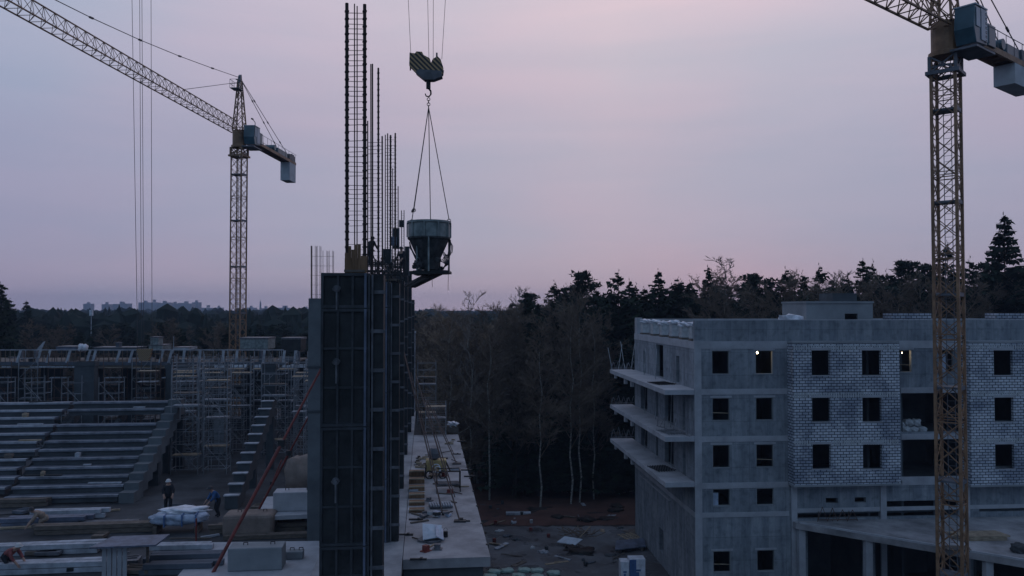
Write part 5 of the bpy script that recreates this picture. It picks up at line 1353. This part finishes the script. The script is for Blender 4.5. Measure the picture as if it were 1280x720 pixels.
def pine(h, seedv, crown=.42, wide=.14, nl=34, cn=90):
    rr = random.Random(seedv); t = MB(); c = MB()
    bx = [Vector((0,0,0))]
    for k in range(1,6): bx.append(Vector((rr.uniform(-.25,.25)*k/2,rr.uniform(-.25,.25)*k/2,h*k/5*.97)))
    for k in range(5): t.bar(bx[k],bx[k+1],.36*(1-k/5.6),n=7,w2=.36*(1-(k+1)/5.6))
    for k in range(nl):
        u = crown+(1-crown)*((k+rr.random())/nl); z = h*u; az = rr.uniform(0,2*pi); uu = (u-crown)/(1-crown)
        L = h*wide*(.3+.95*sin(pi*min(1,uu*.5+.42)))*rr.uniform(.3,1.25); L *= (1-.85*uu**2.2)
        i_ = min(4,int(u*5)); base = bx[i_].lerp(bx[i_+1], min(1,(z-bx[i_].z)/max(.1,bx[i_+1].z-bx[i_].z)))
        tip = base+Vector((cos(az)*L,sin(az)*L,L*rr.uniform(.05,.6))); t.bar(base,tip,.12,w2=.03)
        for q_ in range(3): clump(c, tip+Vector((rr.uniform(-.8,.8),rr.uniform(-.8,.8),rr.uniform(-.4,.5))), rr.uniform(.3,.75), rr.uniform(.15,.45), cn//3, rr, s=.5)
        clump(c, base.lerp(tip,.6)+Vector((0,0,.2)), rr.uniform(.5,.9), .35, cn//2, rr)
    clump(c, bx[5]-Vector((0,0,.6)), .35, .9, cn//2, rr, s=.55)
    return t, c, NEEDLE2, BARK
def birch(h, seedv, spread=.13, levels=4, leaf=0, tw=None, dens=1.0):
    rr = random.Random(seedv); t = MB(); c = MB()
    def rib(p, q, w):
        d = (q-p).normalized(); s_ = d.cross(Vector((rr.uniform(-1,1),rr.uniform(-1,1),.1))).normalized()*w
        a_ = len(c.v); c.v += [tuple(p-s_),tuple(p+s_),tuple(q)]; c.face((a_,a_+1,a_+2))
    pts = [Vector((0,0,0))]
    for k in range(1,9): pts.append(Vector((rr.gauss(0,.10)*k**.5+.06*k*rr.uniform(-1,1),rr.gauss(0,.1)*k**.5,h*k/8)))
    for k in range(8): t.bar(pts[k],pts[k+1],.24*(1-k/8.6),n=7,w2=.24*(1-(k+1)/8.6))
    def grow(p, d, L, lv):
        q = p+d*L
        if lv == 0: rib(p, q, .024); 
        else:
            w_ = .02*lv; rib(p, q, w_)
            if lv >= 3: c.bar(p, q, .035*lv*.6, w2=.02, n=3)
            nb = int((5 if lv > 1 else 7)*dens)
            for k in range(nb):
                f = rr.uniform(.25,1); dd = (d+Vector((rr.uniform(-.9,.9),rr.uniform(-.9,.9),rr.uniform(-.35,.45)))).normalized(); grow(p.lerp(q,f), dd, L*rr.uniform(.45,.7), lv-1)
        if leaf and lv < 2:
            for k in range(leaf):
                x = p.lerp(q, rr.random())+Vector((rr.gauss(0,.1),rr.gauss(0,.1),rr.gauss(0,.1))); a_ = len(c.v); s_ = .05
                c.v += [tuple(x),(x.x+s_,x.y+rr.uniform(-s_,s_),x.z+s_),(x.x-s_*.3,x.y+s_,x.z+s_)]; c.face((a_,a_+1,a_+2))
    nb = int(26*dens)
    for k in range(nb):
        u = .28+.71*k/nb; i_ = min(7,int(u*8)); p = pts[i_].lerp(pts[i_+1], u*8-i_); az = rr.uniform(0,2*pi)
        L = h*spread*(1.12-.70*u)*rr.uniform(.7,1.2)+.3
        grow(p, Vector((cos(az)*.62,sin(az)*.62,.8)).normalized(), L, 3)
    return t, c, tw or TWIG, BARK_W
protoT = {}
def mk(name, f, *a, **k):
    t, c, cm_, tm = f(*a, **k)
    protoT[name] = (t, c, cm_, tm, a[0], None)
mk('spruceA', spruce, 26, 1, dens=1.25); mk('spruceB', spruce, 26, 2, r0=.125, dens=1.4); mk('spruceC', spruce, 26, 3, r0=.17, dens=1.5, rag=.15)
mk('spruceD', spruce, 25, 33, r0=.15, dens=.85, rag=.5, bare=.2); mk('spruceE', spruce, 25, 34, r0=.18, dens=.85, rag=.65, bare=.22); mk('spruceF', spruce, 25, 35, r0=.125, dens=.8, rag=.45, bare=.2)
mk('pineA', pine, 24, 4); mk('pineB', pine, 24, 5, crown=.35, wide=.145); mk('pineC', pine, 24, 6, crown=.5, wide=.13, nl=28, cn=110)
mk('sparse', pine, 24, 7, crown=.35, wide=.09, nl=34, cn=40)
mk('birchA', birch, 20, 8); mk('thinA', birch, 20, 18, dens=1.1); mk('thinB', birch, 20, 19, leaf=1, spread=.15, dens=1.05); mk('thinC', birch, 20, 23, leaf=2, spread=.16, dens=1.0, tw=TWIG_B); mk('birchB', birch, 20, 9, leaf=1, spread=.15); mk('birchC', birch, 20, 10, tw=TWIG_G, leaf=0, dens=.95)
mk('bush', birch, 9, 11, spread=.24, leaf=1)
meshes = {}
def tree(kind, px, ytop, Y, lab, grp, rz=None, wide=1.0, base=0.0):
    p = atY(px, ytop, Y); h = p.z-base
    t, c, cm_, tm, h0, _ = protoT[kind]; s_ = h/h0
    if kind.startswith('spruce'): wide *= 1.3
    nm = {'thin':'bare_tree','spruce':'spruce_tree','pine':'pine_tree','sparse':'pine_tree','birch':'birch_tree','bush':'bush'}[kind.rstrip('ABCDEF')]
    cat = {'bare_tree':'tree','spruce_tree':'spruce','pine_tree':'pine','birch_tree':'birch','bush':'bush'}[nm]
    e = E(nm, (p.x, Y, base), R.uniform(0,6.28) if rz is None else rz, lab, cat, grp); e.scale = (s_*wide, s_*wide, s_)
    if kind not in meshes:
        a_ = t.build('trunk', BARK if kind.startswith('thin') else tm, e); b_ = c.build('crown', cm_, e); meshes[kind] = (a_.data, b_.data)
    else:
        for n_, me in zip(('trunk','crown'), meshes[kind]): o = bpy.data.objects.new(n_, me); COL.objects.link(o); o.parent = e
    return e
GW = 'trees at the wood edge behind the block'
T = [('spruceC',1255,268,88,'tallest broad spruce beside the crane mast at the photo edge',1.05),
 ('spruceB',885,333,90,'slim dark pointed spruce above the roof parapet',.85),
 ('spruceA',823,338,92,'pointed dark spruce between the dense broad conifer and the two thin ones',1.0),
 ('pineA',728,341,90,'flat topped pine standing clear above the podium yard',1.0),
 ('spruceE',773,338,93,'dense broad conifer left of the pointed spruce',1.0),
 ('spruceA',787,350,95,'shorter dark spruce touching the dense broad conifer',1.0),
 ('spruceE',693,352,91,'dense ragged conifer left of the flat topped pine',1.1),
 ('spruceD',708,356,96,'lower conifer filling the gap behind the flat topped pine',1.0),
 ('spruceA',658,364,93,'small spruce with a bare birch against it at the wood corner',.9),
 ('birchC',650,366,91,'bare pale birch at the left corner of the tall wood',.8),
 ('spruceF',848,348,94,'thin sparse conifer left of the slim spruce, taller of two',1.2),
 ('spruceF',862,352,95,'thin sparse conifer left of the slim spruce, shorter of two',1.1),
 ('birchC',911,330,90,'tall pale bare birch right of the slim spruce',1.2),
 ('pineC',947,343,90,'layered flat pine above the middle of the parapet',1.1),
 ('spruceE',982,335,92,'dark ragged conifer above the white film heap',1.0),
 ('spruceE',1024,331,91,'bushy conifer above the roof stair head',.9),
 ('spruceD',1003,340,95,'conifer just left of the bushy one over the stair head',.9),
 ('birchC',1045,347,92,'pale low birch right of the stair head vent',1.0),
 ('spruceA',1078,324,92,'dark spruce right of the pale low birch',.85),
 ('spruceD',1091,326,95,'ragged conifer leaning against the dark spruce',.9),
 ('pineC',1122,327,91,'pine with open crown left of the crane mast',1.1),
 ('spruceE',1140,333,94,'lower open conifer nearest the crane mast',1.1),
 ('spruceE',1184,303,90,'conifer seen through the crane mast lattice',.8),
 ('spruceD',1212,322,92,'ragged conifer between crane mast and tallest broad spruce',1.0),
 ('pineB',1232,330,96,'low pine under the tallest broad spruce',1.0),
 ('spruceA',1290,318,92,'spruce cut by the photo edge beyond the tallest one',1.1),
 ('spruceE',930,356,95,'low dark conifer between bare birch and layered pine',1.1),
 ('pineB',962,350,97,'low pine behind the layered flat pine',1.1),
 ('pineC',902,362,96,'low pine under the tall pale bare birch',1.0),
 ('spruceD',1060,342,97,'dark conifer filling the gap before the dark spruce',1.1),
 ('spruceD',1108,338,97,'dark conifer behind the open crowned pine',1.1),
 ('pineA',1155,332,96,'pine partly hidden by the left edge of the crane mast',1.1),
 ('spruceA',745,362,97,'dark spruce behind the flat topped pine',1.2),
 ('spruceA',805,360,98,'dark spruce filling behind the pointed spruce',1.2),
 ('pineB',838,368,98,'dark pine behind the two thin conifers',1.2),
 ('spruceC',672,378,96,'low dark spruce behind the wood corner birch',1.0),
]
for (k, px, yt, Y, lb, wd) in T: tree(k, px, yt, Y, lb, GW, wide=wd)
rr = random.Random(50)
# deeper rows of the same wood
for i in range(66):
    px = 640+ i*11+rr.uniform(-6,6); Y = rr.uniform(100,118); yt = rr.uniform(348,372)- (12 if px>1150 else 0)
    if px < 690: yt += 12
    tree(rr.choice(('spruceA','spruceD','spruceC','spruceE','pineB')), px, yt, Y, 'dark evergreen in the inner rows of the wood behind the block', 'inner trees of the wood', wide=rr.uniform(1.1,1.4))
for i in range(12):                    # dark undergrowth trees, front row seen left of the block
    px = 655+i*13+rr.uniform(-4,4); tree(rr.choice(('spruceA','spruceC')), px, rr.uniform(415,455), rr.uniform(86,93), 'young dark spruce at the foot of the wood beside the yard', 'young spruces beside the yard', wide=1.5)
# brownish bare birches in front
for k,(kind, px, yt, Y, lb, wd) in enumerate([('birchC',588,371,86,'tall pale birch rising above the far forest line',.75),('birchA',675,406,80,'bare birch with a thin white trunk before the dark wood',.9),
    ('birchA',713,385,82,'bare birch with white trunk, left of a close pair',.9),('birchA',724,372,83,'bare birch with white trunk, right of a close pair',.8),('birchB',612,398,84,'brownish bare birch right of the tall pale birch',1.0),
    ('birchB',562,402,88,'brownish bare birch left of the tall pale birch',1.0),('birchB',628,392,92,'brownish bare birch next to the dark wood corner',1.0),('birchA',742,400,84,'slender bare birch before the flat topped pine',.8)]):
    tree(kind, px, yt, Y, lb, 'bare birches before the wood', wide=wd)
for i in range(34):
    px = 522+rr.uniform(0,118); tree(rr.choice(('thinC','thinC','thinB')), px, rr.uniform(398,440), rr.uniform(92,125), 'brown bare tree in the thicket between podium and tall wood', 'brown bare trees of the thicket', wide=1.25)
for i in range(16):
    px = 640+rr.uniform(0,150); tree(rr.choice(('thinB','thinA')), px, rr.uniform(385,440), rr.uniform(84,90), 'grey bare tree standing close before the dark wood', 'grey bare trees before the wood', wide=1.1)
for i in range(22):
    px = 585+rr.uniform(-60,205); tree('bush', px, rr.uniform(505,545), rr.uniform(84,100), 'leafless bush at the foot of the wood by the yard', 'bushes at the wood edge', wide=1.4)
for i in range(14):
    px = 880+i*30+rr.uniform(-8,8); tree('thinB', px, rr.uniform(352,372), rr.uniform(84,88), 'brown bare tree right behind the roof parapet of the block', 'bare trees behind the roof', wide=1.1)
tree('spruceC', 1, 354, 105, 'tall dark spruce at the opposite photo edge above the stands', 'dark trees left of the site', wide=1.0)
tree('spruceA', -12, 350, 100, 'dark spruce half outside the photo beyond the stands', 'dark trees left of the site', wide=1.2)
tree('spruceA', 33, 376, 150, 'small spruce top showing above the distant forest', 'dark trees left of the site', wide=1.0)
tree('spruceC', 12, 374, 125, 'broad dark spruce beside the tall one at the photo edge', 'dark trees left of the site', wide=1.2)
for i in range(10):
    px = rr.choice((40,75,135,150,268,275,340,350,205,232))+rr.uniform(-5,5); tree('thinB', px, rr.uniform(408,418), rr.uniform(104,135), 'brown bare tree beyond the far deck', 'bare trees beyond the deck', wide=1.3)
for i in range(26):
    px = -10+i*16+rr.uniform(-6,6); tree(rr.choice(('spruceA','pineB','spruceC')), px, rr.uniform(402,416), rr.uniform(112,150), 'dark evergreen beyond the far deck', 'evergreens beyond the deck', wide=1.3)
# far forest mass
def far_forest():
    rr = random.Random(99); b = MB()
    for k in range(9500):
        Y = 150+900*(rr.random()**1.5); X = rr.uniform(-.85,.25 if Y<250 else .85)*Y
        if X > -.02*Y and Y < 260 and X/Y > .0: continue
        h = rr.uniform(13.5,18.5)+ (1.3 if X/Y<-.1 else .3)*rr.random()*(1 if rr.random()<.6 else 2.2); r = rr.uniform(1.6,3.2)*(1+Y/900)
        n = 5; fat = rr.random() < .6; lev = [(r*.9,h*.25),(r,h*.42),(r*(.95 if fat else .72),h*.68),(r*(.7 if fat else .3),h*(.93 if fat else .88))]; k0 = len(b.v)
        for (q_, z_) in lev:
            o_ = rr.uniform(0,1)
            for i in range(n): t = 2*pi*(i+o_)/n; s_ = q_*rr.uniform(.6,1.25); b.v.append((X+s_*cos(t),Y+s_*sin(t),z_+rr.uniform(-.6,.6)))
        b.v.append((X,Y,h)); top = len(b.v)-1
        for j in range(3):
            for i in range(n): i2=(i+1)%n; b.face((k0+j*n+i,k0+j*n+i2,k0+(j+1)*n+i2,k0+(j+1)*n+i))
        for i in range(n): b.face((k0+3*n+i,k0+3*n+(i+1)%n,top))
    return b.build('forest', FARW)
tag(far_forest(), 'dark blue distant forest stretching along the horizon', 'forest', kind='stuff')
# far town
rr = random.Random(17)
fb = [(104,113,379.5,'far pale block rising at the left end of the skyline'),(127,136,379.5,'far pale block with a low roof'),(141,160,379,'far long pale block'),(173,188,377.5,'far pale block before the tallest group'),(186,196,376.5,'far pale block, highest of the stepped group'),(196,212,378,'far pale block beside the highest'),(212,222,379,'far slim pale block'),(222,240,378.5,'far wide pale block'),(240,248,377,'far squarish block ending the stepped group'),
      (252,265,383.5,'far low block just left of the crane mast'),(268,276,384,'far low block touching the crane mast'),(307,318,384,'far low block right of the crane mast'),(325,337,384.5,'far low block beneath the thin mast'),(342,368,384,'far long low block near the pale column'),(378,386,385,'far small block beside the pale column')]
for (a, c, yt, lb) in fb:
    Y = rr.uniform(1250,1450); p_ = atY(a,yt,Y); q_ = atY(c,yt,Y); w_ = q_.x-p_.x; h = p_.z
    e = E('far_apartment_block', (p_.x,Y,0), rr.uniform(-.1,.1), lb, 'apartment block', 'far town on the horizon')
    q = MB(); n_ = max(1,int(w_/9)); 
    for i in range(n_): q.box((w_*i/n_,0,0),(w_*(i+1)/n_-.01,14,h*(.93+.07*rr.random())))
    q.build('wall', rr.choice([FARB,FARB2]), e); q = MB(); q.box((w_*.4,3,h*.95),(w_*.6,9,h+2.5)); q.build('roof', FARB2, e)
e = E('radio_mast', (atY(325.5,385,1300).x,1300,0), 0, 'thin lattice radio mast above the far low blocks', 'radio mast'); q = MB(); lattice(q, 3.0, 0, atY(325,377,1300).z, 6, ch=.9, br=.4, w1=.8); q.build('mast', FARB2, e); q = MB(); q.bar((0,0,30),(0,0,atY(325,375,1300).z),.5); q.build('antenna', FARB2, e)
e = E('light_pole', (atY(114,405,140).x,140,0), 0, 'slim pale pole with lamp head against the distant forest', 'light pole'); q = MB(); q.bar((0,0,0),(0,0,atY(114,389,140).z),.14,n=6); q.build('pole', STAND_L, e); q = MB(); q.cb((0,0,atY(114,391,140).z),(.5,.4,1.0)); q.build('lamp_head', WHITE_F, e)

# ------------------------------------------------------------------ haze
hz = MB(); hz.box((-1500,-20,-1),(1500,1650,48)); ho = hz.build('haze', [], None); ho.data.materials.clear()
hm = bpy.data.materials.new('haze'); hm.use_nodes = True; nt = hm.node_tree; nt.nodes.clear()
out = nt.nodes.new('ShaderNodeOutputMaterial'); pv = nt.nodes.new('ShaderNodeVolumePrincipled'); pv.inputs['Color'].default_value = (.55,.70,.95,1); pv.inputs['Density'].default_value = .00035; pv.inputs['Anisotropy'].default_value = 0.0
nt.links.new(pv.outputs[0], out.inputs['Volume']); ho.data.materials.append(hm); tag(ho, kind='stuff', label='thin evening haze over the whole site')

# ------------------------------------------------------------------ world
wd = bpy.data.worlds.new('World'); scene.world = wd; wd.use_nodes = True; nt = wd.node_tree; N = nt.nodes; L = nt.links
N.clear(); out = N.new('ShaderNodeOutputWorld'); bg = N.new('ShaderNodeBackground'); bg2 = N.new('ShaderNodeBackground'); add = N.new('ShaderNodeAddShader')
sky = N.new('ShaderNodeTexSky'); sky.sky_type = 'NISHITA'; sky.sun_disc = False; sky.sun_elevation = radians(-3); sky.sun_rotation = radians(10)
L.new(sky.outputs[0], bg.inputs['Color']); bg.inputs['Strength'].default_value = 0.05
tc = N.new('ShaderNodeTexCoord'); sp = N.new('ShaderNodeSeparateXYZ'); L.new(tc.outputs['Generated'], sp.inputs[0])
r = N.new('ShaderNodeValToRGB'); e = r.color_ramp.elements
def setr(els):
    e[0].position = els[0][0]; e[0].color = (*els[0][1],1); e[1].position = els[-1][0]; e[1].color = (*els[-1][1],1)
    for p_, c_ in els[1:-1]: x = e.new(p_); x.color = (*c_,1)
setr([(0.0,(.43,.355,.425)),(0.03,(.41,.355,.425)),(.09,(.385,.37,.455)),(.20,(.42,.41,.49)),(.36,(.575,.53,.585)),(.55,(.46,.48,.57)),(1.0,(.32,.39,.54))])
L.new(sp.outputs[2], r.inputs[0])
# broad soft cloud veils: pink / bluish patches
mp = N.new('ShaderNodeMapping'); mp.inputs['Scale'].default_value = (1.6,1.6,3.6); mp.inputs['Location'].default_value = (.35,.0,.2); L.new(tc.outputs['Generated'], mp.inputs[0])
n1 = N.new('ShaderNodeTexNoise'); n1.inputs['Scale'].default_value = 1.5; n1.inputs['Detail'].default_value = 3; n1.inputs['Roughness'].default_value = .45; L.new(mp.outputs[0], n1.inputs['Vector'])
cr = N.new('ShaderNodeValToRGB'); cr.color_ramp.elements[0].position = .38; cr.color_ramp.elements[0].color = (.94,.99,1.02,1); cr.color_ramp.elements[1].position = .64; cr.color_ramp.elements[1].color = (1.08,.99,1.01,1); L.new(n1.outputs['Fac'], cr.inputs[0])
m1 = N.new('ShaderNodeMix'); m1.data_type = 'RGBA'; m1.blend_type = 'MULTIPLY'; m1.inputs[0].default_value = 1; L.new(r.outputs[0], m1.inputs[6]); L.new(cr.outputs[0], m1.inputs[7])
# horizontal brightness: brightest around x slightly right, darker to the far left
rx = N.new('ShaderNodeValToRGB'); ex = rx.color_ramp.elements
ma = N.new('ShaderNodeMath'); ma.operation = 'MULTIPLY_ADD'; ma.inputs[1].default_value = .5; ma.inputs[2].default_value = .5; L.new(sp.outputs[0], ma.inputs[0]); L.new(ma.outputs[0], rx.inputs[0])
ex[0].position = .15; ex[0].color = (.64,.765,.91,1); ex[1].position = .56; ex[1].color = (1.08,1.03,1.0,1); x = ex.new(.85); x.color = (.86,.84,.92,1)
m2 = N.new('ShaderNodeMix'); m2.data_type = 'RGBA'; m2.blend_type = 'MULTIPLY'; m2.inputs[0].default_value = 1; L.new(m1.outputs[2], m2.inputs[6]); L.new(rx.outputs[0], m2.inputs[7])
# the sky behind the camera is the dark blue of dusk
fr = N.new('ShaderNodeMapRange'); fr.inputs['From Min'].default_value = -.35; fr.inputs['From Max'].default_value = .5; fr.interpolation_type = 'SMOOTHSTEP'; L.new(sp.outputs[1], fr.inputs['Value'])
m3 = N.new('ShaderNodeMix'); m3.data_type = 'RGBA'; m3.inputs[6].default_value = (.135,.215,.345,1); L.new(fr.outputs[0], m3.inputs[0]); L.new(m2.outputs[2], m3.inputs[7])
# faint horizontal streaks of thin cloud
mp2 = N.new('ShaderNodeMapping'); mp2.inputs['Scale'].default_value = (1.2,1.2,11); mp2.inputs['Rotation'].default_value = (0,.12,0); L.new(tc.outputs['Generated'], mp2.inputs[0])
n2 = N.new('ShaderNodeTexNoise'); n2.inputs['Scale'].default_value = 1.7; n2.inputs['Detail'].default_value = 6; n2.inputs['Roughness'].default_value = .55; n2.inputs['Distortion'].default_value = .4; L.new(mp2.outputs[0], n2.inputs['Vector'])
c2_ = N.new('ShaderNodeValToRGB'); c2_.color_ramp.elements[0].position = .35; c2_.color_ramp.elements[0].color = (.945,.965,.985,1); c2_.color_ramp.elements[1].position = .68; c2_.color_ramp.elements[1].color = (1.06,1.015,1.02,1); L.new(n2.outputs['Fac'], c2_.inputs[0])
m4 = N.new('ShaderNodeMix'); m4.data_type = 'RGBA'; m4.blend_type = 'MULTIPLY'; m4.inputs[0].default_value = 1; L.new(m3.outputs[2], m4.inputs[6]); L.new(c2_.outputs[0], m4.inputs[7]); m3 = m4
L.new(m3.outputs[2], bg2.inputs['Color']); bg2.inputs['Strength'].default_value = 1.08
L.new(bg.outputs[0], add.inputs[0]); L.new(bg2.outputs[0], add.inputs[1]); L.new(add.outputs[0], out.inputs['Surface'])
sl = bpy.data.lights.new('sun','SUN'); sl.energy = 0.12; sl.angle = radians(25); sl.color = (.55,.75,1.0)
so = bpy.data.objects.new('sun', sl); COL.objects.link(so); so.rotation_euler = (radians(52),0,radians(-25))

vs = scene.view_settings; vs.view_transform = 'Standard'; vs.look = 'None'; vs.exposure = 0; vs.gamma = 1; vs.use_curve_mapping = False
scene.render.engine = 'CYCLES'; scene.cycles.use_denoising = True; scene.cycles.max_bounces = 5; scene.cycles.volume_bounces = 0
scene.cycles.volume_step_rate = 10; scene.cycles.volume_max_steps = 32
